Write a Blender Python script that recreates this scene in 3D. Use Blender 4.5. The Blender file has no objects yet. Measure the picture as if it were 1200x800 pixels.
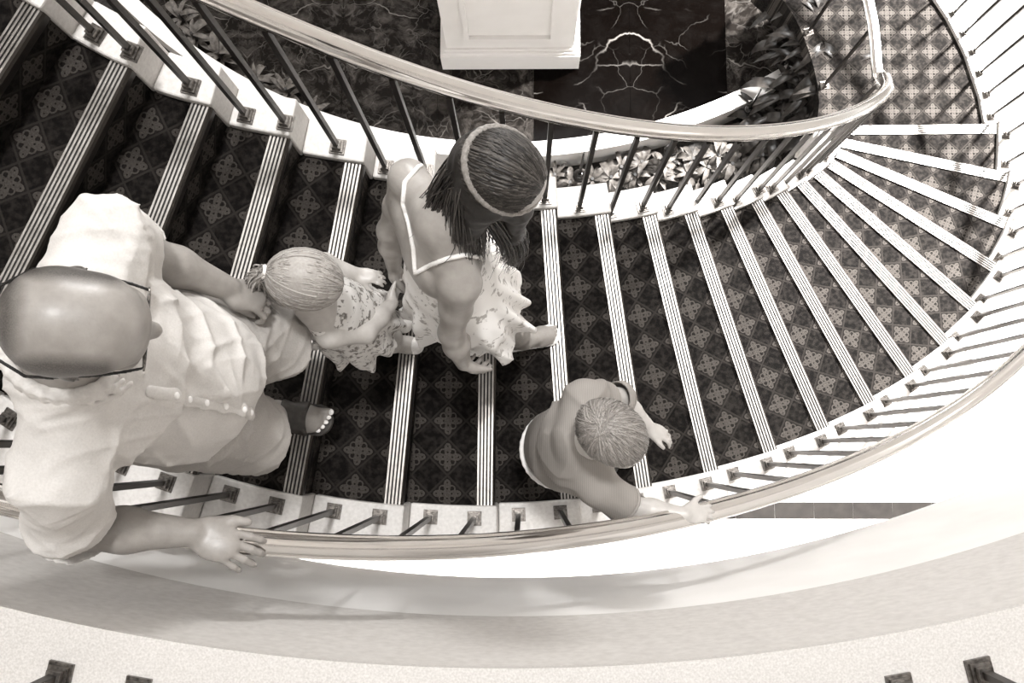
import bpy, bmesh, math, random
import numpy as np
from mathutils import Vector, Matrix
random.seed(7); np.random.seed(7)
scene = bpy.context.scene
C = scene.collection

# ------------------------------------------------------------------ camera
CAMZ, FPX = 7.4, 1100.0
_d = np.array([15.0, 125.0, FPX]); _d /= np.linalg.norm(_d)          # plumb line in camera axes (x right, y down, z forward)
_ex = np.array([1.0, 0, 0]) - _d*_d[0]; _ex /= np.linalg.norm(_ex)
_ez = -_d; _ey = np.cross(_ez, _ex)
cd = bpy.data.cameras.new('camera'); cam = bpy.data.objects.new('camera', cd); C.objects.link(cam)
cd.sensor_fit = 'HORIZONTAL'; cd.sensor_width = 36.0; cd.lens = 36.0*FPX/1200.0; cd.clip_start = 0.05
_R = np.array([_ex, _ey, _ez])                                        # rows: world axes in camera axes
_B = _R @ np.diag([1.0, -1.0, -1.0])                                  # blender camera axes (x, -y, -z)
cam.matrix_world = Matrix([[*_B[0], 0], [*_B[1], 0], [*_B[2], CAMZ], [0, 0, 0, 1]])
scene.camera = cam

# ------------------------------------------------------------------ light
scene.view_settings.view_transform = 'Standard'; scene.view_settings.look = 'None'
scene.view_settings.gamma = 1.0; scene.view_settings.use_curve_mapping = False
scene.view_settings.exposure = 0.0
w = bpy.data.worlds.new('atrium_light'); scene.world = w; w.use_nodes = True
w.node_tree.nodes['Background'].inputs[0].default_value = (1.0, 0.985, 0.96, 1)
w.node_tree.nodes['Background'].inputs[1].default_value = 1.32
def lamp(name, kind, loc, to, energy, **kw):
    l = bpy.data.lights.new(name, kind); o = bpy.data.objects.new(name, l); C.objects.link(o)
    l.energy = energy; o.location = loc
    o.rotation_euler = (Vector(to)-Vector(loc)).to_track_quat('-Z', 'Y').to_euler()
    for k, v in kw.items(): setattr(l, k, v)
    return o
lamp('skylight_sun', 'SUN', (0.6, 2.2, 12.0), (0, 0, 2.0), 2.35, angle=math.radians(6))
lamp('right_side_fill_spot', 'SPOT', (5.4, 5.0, 6.9), (2.6, 1.5, 1.9), 31000, spot_size=math.radians(54), spot_blend=1.0, shadow_soft_size=0.22)  # added spot standing in for strong daylight from the upper right

lamp('fascia_fill_light', 'POINT', (-0.2, 3.6, 6.4), (0, 0, 5), 260, shadow_soft_size=0.35)  # added fill with no fixture, lifts the gallery fascia
for lx, ly in ((-1.4, -1.1), (0.6, -1.3), (2.6, -0.9), (4.6, 1.0)):      # added fill spots under the gallery, whitening the lobby floor
    lamp('floor_fill_spot', 'SPOT', (lx, ly, 4.05), (lx+0.1, ly+0.5, 0.0), 800, spot_size=math.radians(100), spot_blend=0.8, shadow_soft_size=0.1)

# ------------------------------------------------------------------ materials
def tone(v):
    """warm-grey monochrome: v = display value 0..1"""
    k = 0.085*(1-v)+0.012
    c = [v*(1+0.50*k)+0.006*(1-v), v*(1-0.14*k), v*(1-0.85*k)-0.002*(1-v)]
    c = [min(max(x, 0.0), 1.0) for x in c]
    return tuple((x/12.92 if x <= 0.04045 else ((x+0.055)/1.055)**2.4) for x in c)+(1.0,)
class Nt:
    def __init__(s, name):
        s.m = bpy.data.materials.new(name); s.m.use_nodes = True; s.t = s.m.node_tree
        s.b = s.t.nodes['Principled BSDF']
    def n(s, typ, **kw):
        x = s.t.nodes.new(typ)
        for k, v in kw.items(): setattr(x, k, v)
        return x
    def set(s, sock, v):
        if isinstance(v, bpy.types.NodeSocket): s.t.links.new(v, sock)
        else: sock.default_value = v
    def M(s, op, a, b=0.0, c=None):
        x = s.n('ShaderNodeMath', operation=op); s.set(x.inputs[0], a); s.set(x.inputs[1], b)
        if c is not None: s.set(x.inputs[2], c)
        return x.outputs[0]
    def ramp(s, f, stops):
        x = s.n('ShaderNodeValToRGB'); s.set(x.inputs[0], f); e = x.color_ramp.elements
        while len(e) < len(stops): e.new(0.5)
        for i, (p, c) in enumerate(stops): e[i].position = p; e[i].color = c if not isinstance(c, (int, float)) else tone(c)
        return x.outputs[0]
    def mix(s, f, a, b, mode='MIX'):
        x = s.n('ShaderNodeMix', data_type='RGBA', blend_type=mode)
        s.set(x.inputs[0], f); s.set(x.inputs[6], a); s.set(x.inputs[7], b); return x.outputs[2]
    def noise(s, vec, scale, detail=3.0, rough=0.5, dist=0.0):
        x = s.n('ShaderNodeTexNoise'); x.inputs['Scale'].default_value = scale; x.inputs['Detail'].default_value = detail
        x.inputs['Roughness'].default_value = rough; x.inputs['Distortion'].default_value = dist
        if vec is not None: s.t.links.new(vec, x.inputs['Vector'])
        return x.outputs['Fac']
    def coord(s, k='Object'): return s.n('ShaderNodeTexCoord').outputs[k]
    def pos(s): return s.n('ShaderNodeNewGeometry').outputs['Position']
    def bump(s, h, strength=0.2, dist=0.01):
        x = s.n('ShaderNodeBump'); x.inputs['Strength'].default_value = strength; x.inputs['Distance'].default_value = dist
        s.t.links.new(h, x.inputs['Height']); s.t.links.new(x.outputs[0], s.b.inputs['Normal'])
    def fin(s, col=None, rough=None, metal=None, spec=None, **kw):
        if col is not None: s.set(s.b.inputs['Base Color'], col if not isinstance(col, (int, float)) else tone(col))
        if rough is not None: s.set(s.b.inputs['Roughness'], rough)
        if metal is not None: s.set(s.b.inputs['Metallic'], metal)
        if spec is not None: s.set(s.b.inputs['Specular IOR Level'], spec)
        for k, v in kw.items(): s.set(s.b.inputs[k.replace('_', ' ')], v)
        return s.m
def plain(name, v, rough=0.6, metal=0.0, nscale=0, namt=0.06, bump=0.0, spec=0.5):
    t = Nt(name)
    if nscale:
        f = t.noise(t.pos(), nscale, 4)
        c = t.ramp(f, [(0.3, max(v-namt, 0)), (0.7, min(v+namt, 1))])
        if bump: t.bump(f, bump, 0.004)
    else: c = v
    return t.fin(c, rough, metal, spec)

M = {}
M['curb'] = plain('pale_speckled_stone', 0.80, 0.45, nscale=90, namt=0.035)
M['fascia'] = plain('grey_limestone_face', 0.80, 0.6, nscale=45, namt=0.03)
M['plaster'] = plain('smooth_white_plaster', 0.95, 0.6, nscale=5, namt=0.015)
M['gallery_top'] = plain('speckled_cream_stone', 0.77, 0.5, nscale=240, namt=0.05)
M['floor'] = plain('polished_white_marble_tile', 0.93, 0.3, nscale=3, namt=0.012)
M['floor_dark'] = plain('grey_inlay_tile', 0.13, 0.6, nscale=12, namt=0.02, spec=0.1)
M['grout'] = plain('pale_grout', 0.80, 0.8)
M['rim'] = plain('white_painted_rim', 0.86, 0.4, nscale=8, namt=0.015)
M['white_paint'] = plain('satin_white_paint', 0.93, 0.4, nscale=6, namt=0.01)
M['soil'] = plain('dark_soil', 0.14, 0.9, nscale=70, namt=0.08, bump=0.6)
M['bronze'] = plain('dark_bronze', 0.24, 0.38, metal=0.9)
M['bronze_base'] = plain('worn_bronze_shoe', 0.38, 0.3, metal=0.9, nscale=120, namt=0.12)
M['brass'] = plain('polished_brass_rail', 0.88, 0.13, metal=1.0)
M['nosing'] = plain('ribbed_brass_nosing', 0.64, 0.36, metal=0.85, nscale=40, namt=0.06)
M['groove'] = plain('dark_grip_insert', 0.10, 0.7)
M['black_gloss'] = plain('gloss_black_metal', 0.06, 0.12)
M['soffit'] = plain('plaster_soffit', 0.7, 0.8)

def carpet():
    t = Nt('patterned_dark_carpet')
    sp = t.n('ShaderNodeSeparateXYZ'); t.t.links.new(t.coord('UV'), sp.inputs[0])
    u, v = sp.outputs[0], sp.outputs[1]
    k = 1/(0.0875*math.sqrt(2))
    p = t.M('MULTIPLY', t.M('ADD', u, v), k); q = t.M('MULTIPLY', t.M('SUBTRACT', u, v), k)
    par = t.M('MODULO', t.M('ADD', t.M('ADD', t.M('FLOOR', p), t.M('FLOOR', q)), 400.0), 2.0)     # 0 / 1
    a = t.M('SUBTRACT', t.M('FRACT', p), 0.5); b = t.M('SUBTRACT', t.M('FRACT', q), 0.5)
    aa, ab = t.M('ABSOLUTE', a), t.M('ABSOLUTE', b)
    r = t.M('SQRT', t.M('ADD', t.M('MULTIPLY', a, a), t.M('MULTIPLY', b, b)))
    th = t.M('ARCTAN2', b, a)
    lobe = t.M('ABSOLUTE', t.M('SINE', t.M('MULTIPLY', th, 2.0)))
    fl = t.M('LESS_THAN', r, t.M('ADD', t.M('MULTIPLY', t.M('POWER', lobe, 1.6), 0.42), 0.13))
    # four dark eyes between the petals and curls
    def disc(x, y, rr):
        dx = t.M('SUBTRACT', aa, x); dy = t.M('SUBTRACT', ab, y)
        return t.M('LESS_THAN', t.M('ADD', t.M('MULTIPLY', dx, dx), t.M('MULTIPLY', dy, dy)), rr*rr)
    ring = t.M('SUBTRACT', t.M('MAXIMUM', disc(0.26, 0.0, 0.15), disc(0.0, 0.26, 0.15)), t.M('MAXIMUM', disc(0.27, 0.0, 0.085), disc(0.0, 0.27, 0.085)))
    fl = t.M('MAXIMUM', fl, ring)
    cut = t.M('MAXIMUM', disc(0.13, 0.13, 0.035), disc(0.30, 0.30, 0.03))
    fl = t.M('MULTIPLY', fl, t.M('SUBTRACT', 1.0, cut))
    line = t.M('GREATER_THAN', t.M('MAXIMUM', aa, ab), 0.462)
    n1 = t.noise(t.pos(), 260, 2); n2 = t.noise(t.pos(), 55, 3)
    dark = t.ramp(n2, [(0.42, tone(0.045)), (0.66, tone(0.12))])
    ground = t.ramp(n1, [(0.3, tone(0.065)), (0.7, tone(0.11))])
    flo = t.ramp(n1, [(0.3, tone(0.18)), (0.7, tone(0.26))])
    lit = t.mix(fl, ground, flo)
    col = t.mix(par, dark, lit)
    col = t.mix(t.M('MULTIPLY', line, 0.7), col, tone(0.16))
    t.bump(n1, 0.35, 0.003)
    return t.fin(col, 0.95, spec=0.1)
M['carpet'] = carpet()

def marble(name, base, vein, dens, fine):
    t = Nt(name)
    sp = t.n('ShaderNodeSeparateXYZ'); t.t.links.new(t.pos(), sp.inputs[0])
    mx = t.M('PINGPONG', t.M('SUBTRACT', sp.outputs[0], 0.725), 0.66)
    cb = t.n('ShaderNodeCombineXYZ'); t.t.links.new(mx, cb.inputs[0]); t.t.links.new(sp.outputs[1], cb.inputs[1])
    nz = t.n('ShaderNodeTexNoise'); nz.inputs['Scale'].default_value = 2.6; nz.inputs['Detail'].default_value = 4
    t.t.links.new(cb.outputs[0], nz.inputs['Vector'])
    ad = t.n('ShaderNodeMixRGB', blend_type='ADD'); ad.inputs[0].default_value = 0.45
    t.t.links.new(cb.outputs[0], ad.inputs[1]); t.t.links.new(nz.outputs['Color'], ad.inputs[2])
    out = None
    for sc, wd, am in ((dens, 0.013, 1.0), (dens*2.3, 0.014, 0.5*fine), (dens*5, 0.05, 0.75*(fine-0.6) if fine > 0.6 else 0.0)):
        vo = t.n('ShaderNodeTexVoronoi', feature='DISTANCE_TO_EDGE'); vo.inputs['Scale'].default_value = sc
        t.t.links.new(ad.outputs[0], vo.inputs['Vector'])
        msk = t.noise(cb.outputs[0], sc*0.9, 2)
        l = t.M('MULTIPLY', t.ramp(vo.outputs['Distance'], [(0.0, (1, 1, 1, 1)), (wd, (0, 0, 0, 1))]), t.ramp(msk, [(0.46, (0, 0, 0, 1)), (0.62, (am, am, am, 1))]))
        out = l if out is None else t.M('MAXIMUM', out, l)
    mot = t.ramp(t.noise(ad.outputs[0], 9.0, 6, 0.7), [(0.45, tone(base)), (0.75, tone(base+0.30*(fine-0.22)))])
    col = t.mix(out, mot, tone(vein))
    return t.fin(col, 0.14, spec=0.03)
M['marble_black'] = marble('black_marble_white_veins', 0.012, 0.50, 1.5, 0.3)
M['marble_mottled'] = marble('mottled_dark_marble', 0.08, 0.48, 2.2, 0.85)

# ------------------------------------------------------------------ helpers
def at(u, v, z):
    """world point at height z seen at image position (u, v) - used to survey positions"""
    r = np.array([u-600.0, v-400.0, FPX]); k = (CAMZ-z)/(r@_d)
    return Vector((float(r@_ex)*k, float(r@_ey)*k, z))
def link(o, parent=None):
    C.objects.link(o)
    if parent is not None: o.parent = parent
    return o
def tag(o, label=None, cat=None, group=None, kind=None):
    if label: o['label'] = label
    if cat: o['category'] = cat
    if group: o['group'] = group
    if kind: o['kind'] = kind
    return o
def empty(name, loc=(0, 0, 0)):
    o = bpy.data.objects.new(name, None); o.location = loc; o.empty_display_size = 0.1; return link(o)
def mesh(name, verts, faces, mat, parent=None, smooth=False, mats=None, fm=None, uvs=None):
    me = bpy.data.meshes.new(name); me.from_pydata([tuple(v) for v in verts], [], faces); me.validate()
    for m_ in (mats or [mat]): me.materials.append(m_)
    if fm is not None: me.polygons.foreach_set('material_index', fm)
    if smooth: me.polygons.foreach_set('use_smooth', [True]*len(me.polygons))
    if name == 'handrail': me.set_sharp_from_angle(angle=math.radians(38))
    if uvs is not None:
        ul = me.uv_layers.new(name='UVMap')
        for li, l in enumerate(me.loops): ul.data[li].uv = uvs[l.vertex_index]
    bm = bmesh.new(); bm.from_mesh(me); bmesh.ops.recalc_face_normals(bm, faces=bm.faces); bm.to_mesh(me); bm.free()
    o = bpy.data.objects.new(name, me); link(o, parent)
    if parent is not None and parent.type == 'EMPTY': o.matrix_parent_inverse = Matrix.Translation(-parent.location) if parent.parent is None else Matrix()
    return o
def inst(src, name, parent, mat4):
    o = bpy.data.objects.new(name, src if isinstance(src, bpy.types.Mesh) else src.data); link(o, parent)
    o.matrix_parent_inverse = Matrix.Translation(-parent.location) if parent is not None else Matrix()
    o.matrix_basis = mat4
    return o
def sub(src, name, parent):
    """a sub-part that sits in its part's own frame"""
    o = bpy.data.objects.new(name, src); link(o, parent); return o
def boxvf(x0, x1, y0, y1, z0, z1):
    v = [(x, y, z) for z in (z0, z1) for y in (y0, y1) for x in (x0, x1)]
    return v, [(0, 2, 3, 1), (4, 5, 7, 6), (0, 1, 5, 4), (2, 6, 7, 3), (0, 4, 6, 2), (1, 3, 7, 5)]
def prism(poly, z0, z1):
    n = len(poly); v = [(p[0], p[1], z0) for p in poly]+[(p[0], p[1], z1) for p in poly]
    return v, [tuple(range(n))[::-1], tuple(range(n, 2*n))]+[(i, (i+1) % n, n+(i+1) % n, n+i) for i in range(n)]
class VF:
    def __init__(s): s.v, s.f = [], []
    def add(s, vf):
        k = len(s.v); s.v += list(vf[0]); s.f += [tuple(i+k for i in f) for f in vf[1]]; return s
def sweep(path, prof, up=(0, 0, 1), closed_ends=True, scales=None):
    """sweep a closed 2-D profile (side, up) along a 3-D path"""
    n, m_ = len(path), len(prof); v, f = [], []
    P = [Vector(p) for p in path]; U = Vector(up)
    for i in range(n):
        t = (P[min(i+1, n-1)]-P[max(i-1, 0)]).normalized(); sd = t.cross(U).normalized(); u2 = sd.cross(t)
        k = scales[i] if scales else 1.0
        for a, b in prof: v.append(P[i]+sd*a*k+u2*b*k)
    for i in range(n-1):
        for j in range(m_):
            f.append((i*m_+j, i*m_+(j+1) % m_, (i+1)*m_+(j+1) % m_, (i+1)*m_+j))
    if closed_ends: f.append(tuple(range(m_))[::-1]); f.append(tuple((n-1)*m_+j for j in range(m_)))
    return v, f
def circ(r, n=8): return [(r*math.cos(2*math.pi*i/n), r*math.sin(2*math.pi*i/n)) for i in range(n)]
def crom(tab, s0, s):
    """Catmull-Rom through a table of 2-D points whose first index is s0"""
    x = s-s0; i = int(math.floor(x)); i = min(max(i, 0), len(tab)-2); t = x-i
    g = lambda k: Vector(tab[k]) if 0 <= k < len(tab) else (Vector(tab[0])*2-Vector(tab[1]) if k < 0 else Vector(tab[-1])*2-Vector(tab[-2]))
    p0, p1, p2, p3 = g(i-1), g(i), g(i+1), g(i+2)
    return 0.5*((2*p1)+(p2-p0)*t+(2*p0-5*p1+4*p2-p3)*t*t+(3*p1-p0-3*p2+p3)*t*t*t)

# ------------------------------------------------------------------ the staircase
# plan of the tread ends at every nosing, step -3 (gallery) down to 20 (landing)
OUT = [(-2.248, 0.889), (-2.079, 0.679), (-1.89, 0.486), (-1.685, 0.311), (-1.464, 0.155), (-1.23, 0.02), (-0.972, -0.079), (-0.694, -0.148),
       (-0.404, -0.186), (-0.111, -0.197), (0.181, -0.182), (0.469, -0.145), (0.752, -0.087), (1.027, -0.009), (1.296, 0.088), (1.556, 0.207),
       (1.806, 0.349), (2.043, 0.518), (2.261, 0.718), (2.453, 0.952), (2.609, 1.222), (2.714, 1.529), (2.753, 1.868)]
INN = [(-1.70, 1.45), (-1.55, 1.33), (-1.395, 1.215), (-1.235, 1.115), (-1.074, 1.03), (-0.905, 0.979), (-0.72, 0.94), (-0.521, 0.907),
       (-0.314, 0.884), (-0.102, 0.875), (0.112, 0.882), (0.323, 0.904), (0.527, 0.941), (0.723, 0.993), (0.908, 1.058), (1.079, 1.133),
       (1.237, 1.218), (1.38, 1.311), (1.509, 1.41), (1.625, 1.514), (1.715, 1.624), (1.775, 1.739), (1.82, 1.862)]
S0, S1 = -3, 19
RISE = 0.16
def T(i): return 4.0-(i-7)*RISE                       # top of tread i (between nosing i-1 and nosing i)
LAND_Z = T(20)
def op(s): return crom(OUT, S0, s)
def ip(s): return crom(INN, S0, s)
def onrm(s):                                           # outward (away from the well) in plan
    d = op(s+0.05)-op(s-0.05); return Vector((d.y, -d.x)).normalized()
def inrm(s):
    d = ip(s+0.05)-ip(s-0.05); return Vector((-d.y, d.x)).normalized()

stair = empty('staircase', (0, 0, 0)); tag(stair, 'curved carpeted staircase with ribbed brass nosings and pale stone kerbs', 'staircase', kind='structure')
NW = 0.058                                             # nosing width
def lerp(a, b, t): return a+(b-a)*t
for i in range(S0+1, S1+1):
    zt, zb = T(i), T(i)-RISE-0.14
    back, front = i-1, i
    n = 3
    outer = [op(back+(front-back)*k/n) for k in range(n+1)]; inner = [ip(back+(front-back)*k/n) for k in range(n+1)]
    poly = outer+inner[::-1]
    A, B = op(front), ip(front); dirn = (B-A).normalized(); perp = Vector((dirn.y, -dirn.x))
    m_ = len(poly)
    verts, uvs = [], []
    for z in (zt, zb):
        for p in poly:
            verts.append((p.x, p.y, z)); r = p-A
            uvs.append((r.dot(perp)+0.155+(0 if z == zt else 0.3), r.dot(dirn)+0.02))
    faces = [tuple(range(m_)), tuple(range(m_, 2*m_))[::-1]]+[(j, (j+1) % m_, m_+(j+1) % m_, m_+j) for j in range(m_)]
    mesh('tread', verts, faces, M['carpet'], stair, uvs=uvs)
    # ribbed nosing: five brass ribs with dark grip inserts between them
    prof, mi = [], []
    ribs = 5; pitch = NW/ribs; x = -NW+0.006
    pts = [(x, -0.034)]
    kinds = []
    for k in range(ribs):
        pts += [(x, 0.008), (x+pitch*0.5, 0.008)]; kinds += [0, 0]
        if k < ribs-1: pts += [(x+pitch*0.5, 0.0045), (x+pitch, 0.0045)]; kinds += [1, 1]
        x += pitch
    pts += [(0.006, 0.004), (0.009, -0.006), (0.007, -0.034)]; kinds += [0, 0, 0, 0]
    a3, b3 = A+dirn*0.003, B-dirn*0.003
    np_ = len(pts); v = []
    for e in (a3, b3):
        for (x, z) in pts: q = e-perp*(-x); v.append((q.x, q.y, zt+z))
    f = [(j, (j+1) % np_, np_+(j+1) % np_, np_+j) for j in range(np_)]
    fm = []
    for j in range(np_):
        p0, p1 = pts[j], pts[(j+1) % np_]
        fm.append(2 if j >= np_-4 and j < np_-1 else 1 if (abs(p0[1]-0.0045) < 1e-6 and abs(p1[1]-0.0045) < 1e-6) else 0)
    f += [tuple(range(np_)), tuple(range(np_, 2*np_))[::-1]]; fm += [0, 0]
    mesh('nosing', v, f, None, stair, mats=[M['nosing'], M['groove'], M['bronze']], fm=fm)
    # kerb blocks, one each side
    KW = 0.115
    for side, fn, nr in (('o', op, onrm), ('i', ip, inrm)):
        e0, e1 = back+0.06, front+0.055
        kk = 4
        ss = [e0+(e1-e0)*k/kk for k in range(kk+1)]
        p0 = [fn(s)-nr(s)*0.004 for s in ss]; p1 = [fn(s)+nr(s)*(KW+(0.05 if side == 'o' else 0)) for s in ss]
        vf = prism(p0+p1[::-1], zb-0.06, zt+0.028)
        o = mesh('kerb_block', vf[0], vf[1], M['curb'], stair)
        bv = o.modifiers.new('bevel', 'BEVEL'); bv.width = 0.006; bv.segments = 2; bv.limit_method = 'ANGLE'
# carpeted landing at the foot of the flight
LOUT = [tuple(op(19)), (2.745, 1.96), (2.728, 2.095), (2.694, 2.224), (2.66, 2.353), (2.615, 2.466), (2.56, 2.591), (2.493, 2.706), (2.38, 2.86), (2.25, 3.0), (2.1, 3.12)]
LINN = [tuple(ip(19)), (1.85, 1.95), (1.865, 2.06), (1.86, 2.18), (1.84, 2.30), (1.81, 2.42), (1.775, 2.53), (1.73, 2.64), (1.67, 2.74), (1.60, 2.84), (1.52, 2.92)]
poly = [Vector(p) for p in LOUT]+[Vector(p) for p in LINN[::-1]]
vf = prism(poly, LAND_Z-0.3, LAND_Z)
landing = mesh('landing', vf[0], vf[1], M['carpet'], stair, uvs=[(p[0]+0.02, p[1]+0.03) for p in vf[0]])
KO = [Vector(p) for p in LOUT]
def pnrm(P, k, sgn):
    d = (P[min(k+1, len(P)-1)]-P[max(k-1, 0)]).normalized(); return Vector((d.y, -d.x))*sgn
for k in range(0, len(KO)-1, 2):
    q = KO[k:k+3]; o_ = [p+pnrm(KO, min(k+j, len(KO)-1), 1)*0.15 for j, p in enumerate(q)]
    vf = prism([p-pnrm(KO, min(k+j, len(KO)-1), 1)*0.004 for j, p in enumerate(q)]+o_[::-1], LAND_Z-0.3, LAND_Z+0.03)
    mesh('kerb_block', vf[0], vf[1], M['curb'], stair)

# ------------------------------------------------------------------ balustrades
def rail_profile(wd=0.056, h=0.05):
    a = wd/2
    top = [(a*0.74*math.cos(t), h*0.16+h*0.34*math.sin(t)) for t in np.linspace(0.12, math.pi-0.12, 11)]
    return [(-a*0.66, -h*0.55), (a*0.66, -h*0.55), (a*0.70, -h*0.22), (a*0.97, -h*0.17), (a, -h*0.08), (a, h*0.06), (a*0.95, h*0.14), (a*0.80, h*0.15)]+top+[(-a*0.80, h*0.15), (-a*0.95, h*0.14), (-a, h*0.06), (-a, -h*0.08), (-a*0.97, -h*0.17), (-a*0.70, -h*0.22)]
RH = 0.83
BAS = VF()
for (hw, z0, z1) in ((0.024, 0.0, 0.008), (0.019, 0.008, 0.016), (0.0135, 0.016, 0.034)): BAS.add(boxvf(-hw, hw, -hw, hw, z0, z1))
base_me = bpy.data.meshes.new('shoe'); base_me.from_pydata(BAS.v, [], BAS.f); base_me.materials.append(M['bronze_base'])
def baluster_mesh(h):
    me = bpy.data.meshes.new('baluster'); v, f = boxvf(-0.0075, 0.0075, -0.0075, 0.0075, 0.01, h); me.from_pydata(v, [], f); me.materials.append(M['bronze']); return me
bal_cache = {}
def put_baluster(root, x, y, z, ang, h):
    key = round(h, 2)
    if key not in bal_cache: bal_cache[key] = baluster_mesh(h)
    o = inst(bal_cache[key], 'baluster', root, Matrix.Translation((x, y, z)) @ Matrix.Rotation(ang, 4, 'Z'))
    sub(base_me, 'shoe', o)
def nose_z(s): return T(7)-(s-7)*RISE                  # height of the nosing line at s
r_out = empty('stair_railing', (0, 0, 0)); tag(r_out, 'brass handrail on slim bronze balusters along the outer kerb, gripped by the man', 'railing')
r_in = empty('stair_railing', (0, 0, 0)); tag(r_in, 'brass handrail on slim bronze balusters along the inner kerb beside the planter', 'railing')
def rail_z(s): return nose_z(min(s, 19.3))+RH-(0.0 if s < 19.3 else 0.0)
OB, IB = 0.038, 0.034
path = []
for k in range(int((S1-S0)*4)+1):
    s = S0+k/4; p = op(s)+onrm(s)*(OB+0.01); path.append((p.x, p.y, nose_z(s)+RH))
for k, p in enumerate(KO[1:], 1):
    q = p+pnrm(KO, k, 1)*(OB+0.01); path.append((q.x, q.y, LAND_Z+RH))
def smoothpath(P, it=3, keep=1):
    P = [Vector(p) for p in P]
    for _ in range(it): P = [P[0]]+[(P[i-1]+P[i]*2+P[i+1])/4 for i in range(1, len(P)-1)]+[P[-1]]
    return P
v, f = sweep(smoothpath(path), rail_profile(0.060, 0.055)); mesh('handrail', v, f, M['brass'], r_out, smooth=True)
ipath = []
for k in range(int((S1-S0)*4)+1):
    s = S0+k/4
    if s > 18.6: break
    p = ip(s)+inrm(s)*(IB+0.02); ipath.append((p.x, p.y, nose_z(s)+RH))
KI = [Vector(p) for p in LINN]
ipath += [(1.79, 1.80, LAND_Z+RH+0.06), (1.812, 1.83, LAND_Z+RH+0.01), (1.825, 1.875, LAND_Z+RH), (1.81, 1.905, LAND_Z+RH), (1.80, 1.93, LAND_Z+RH)]
for k, p in enumerate(KI[2:], 2):
    q = p-pnrm(KI, k, 1)*0.055; ipath.append((q.x, q.y, LAND_Z+RH))
v, f = sweep(smoothpath(ipath, 2), rail_profile(0.054, 0.05)); mesh('handrail', v, f, M['brass'], r_in, smooth=True)
for k in range(int((S1-S0)*2)):
    s = S0+0.30+k*0.5
    if s > S1-0.05: break
    p = op(s)+onrm(s)*OB; n_ = onrm(s); i = math.ceil(s-0.055)
    z = T(i)+0.028; put_baluster(r_out, p.x, p.y, z, math.atan2(n_.y, n_.x), nose_z(s)+RH-0.02-z)
s = S0+0.2-0.035
while s < S1-0.05:
    p = ip(s)+inrm(s)*IB; n_ = inrm(s); i = math.ceil(s-0.055); z = T(i)+0.028
    put_baluster(r_in, p.x, p.y, z, math.atan2(n_.y, n_.x), nose_z(s)+RH-0.02-z); s += 0.645
for k in range(1, len(KO)-1):
    q = KO[k]+pnrm(KO, k, 1)*OB; n_ = pnrm(KO, k, 1); put_baluster(r_out, q.x, q.y, LAND_Z+0.03, math.atan2(n_.y, n_.x), RH-0.05)
for k in (3, 6, 9):
    q = KI[k]-pnrm(KI, k, 1)*0.05; n_ = pnrm(KI, k, 1); put_baluster(r_in, q.x, q.y, LAND_Z, math.atan2(n_.y, n_.x), RH-0.02)
# slim kerb under the inner landing balusters
vf = prism([p for p in KI]+[p-pnrm(KI, k, 1)*0.09 for k, p in reversed(list(enumerate(KI)))], LAND_Z-0.3, LAND_Z+0.004)
mesh('landing_edge', vf[0], vf[1], M['carpet'], stair, uvs=[(p[0]+0.02, p[1]+0.03) for p in vf[0]])

# ------------------------------------------------------------------ gallery edge (upper floor round the well)
GC, GR, GZ = Vector((-0.045, 3.745)), 4.17, 5.57
def ringpts(r, a0, a1, n): return [GC+Vector((math.cos(math.radians(a0+(a1-a0)*k/n)), math.sin(math.radians(a0+(a1-a0)*k/n))))*r for k in range(n+1)]
def ring(name, r0, r1, z0, z1, mat, parent=None, a0=-127, a1=-48, n=80, ctr=None):
    pa, pb = ringpts(r0, a0, a1, n), ringpts(r1, a0, a1, n)
    if ctr is not None: pa = [p-GC+ctr for p in pa]; pb = [p-GC+ctr for p in pb]
    v, f = [], []
    for k in range(n+1):
        v += [(pa[k].x, pa[k].y, z0), (pb[k].x, pb[k].y, z0), (pb[k].x, pb[k].y, z1), (pa[k].x, pa[k].y, z1)]
    for k in range(n):
        for j in range(4): f.append((4*k+j, 4*k+(j+1) % 4, 4*k+4+(j+1) % 4, 4*k+4+j))
    f += [(0, 1, 2, 3), (4*n+3, 4*n+2, 4*n+1, 4*n)]
    return mesh(name, v, f, mat, parent)
g = ring('wall_gallery', GR, GR+0.5, 4.23, 4.97, M['plaster']); tag(g, 'smooth white curved band below the gallery edge', kind='structure')
g2 = ring('trim_1', GR-0.004, GR+0.5, 4.97, GZ-0.02, M['fascia']); tag(g2, 'grey stone curved fascia of the gallery edge', kind='structure')
g3 = ring('trim_2', GR-0.012, GR+2.6, GZ-0.02, GZ, M['gallery_top']); tag(g3, 'speckled cream stone kerb top of the gallery edge', kind='structure')
r_g = empty('gallery_railing', (0, 0, 0)); tag(r_g, 'bronze balusters in square shoes on the speckled gallery kerb', 'railing')
gp = []
for a in np.arange(-126, -48.5, 2.05):
    ar = math.radians(a+(2.1 if a < -90 else 1.0))
    q = GC+Vector((math.cos(ar), math.sin(ar)))*(GR+0.085)
    put_baluster(r_g, q.x, q.y, GZ, ar, 0.98)
gr = [(GC.x+(GR+0.10)*math.cos(math.radians(a)), GC.y+(GR+0.10)*math.sin(math.radians(a)), GZ+0.99) for a in np.arange(-126, -48, 1.0)]
v, f = sweep(gr, rail_profile(0.060, 0.055)); mesh('handrail', v, f, M['brass'], r_g)

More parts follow.
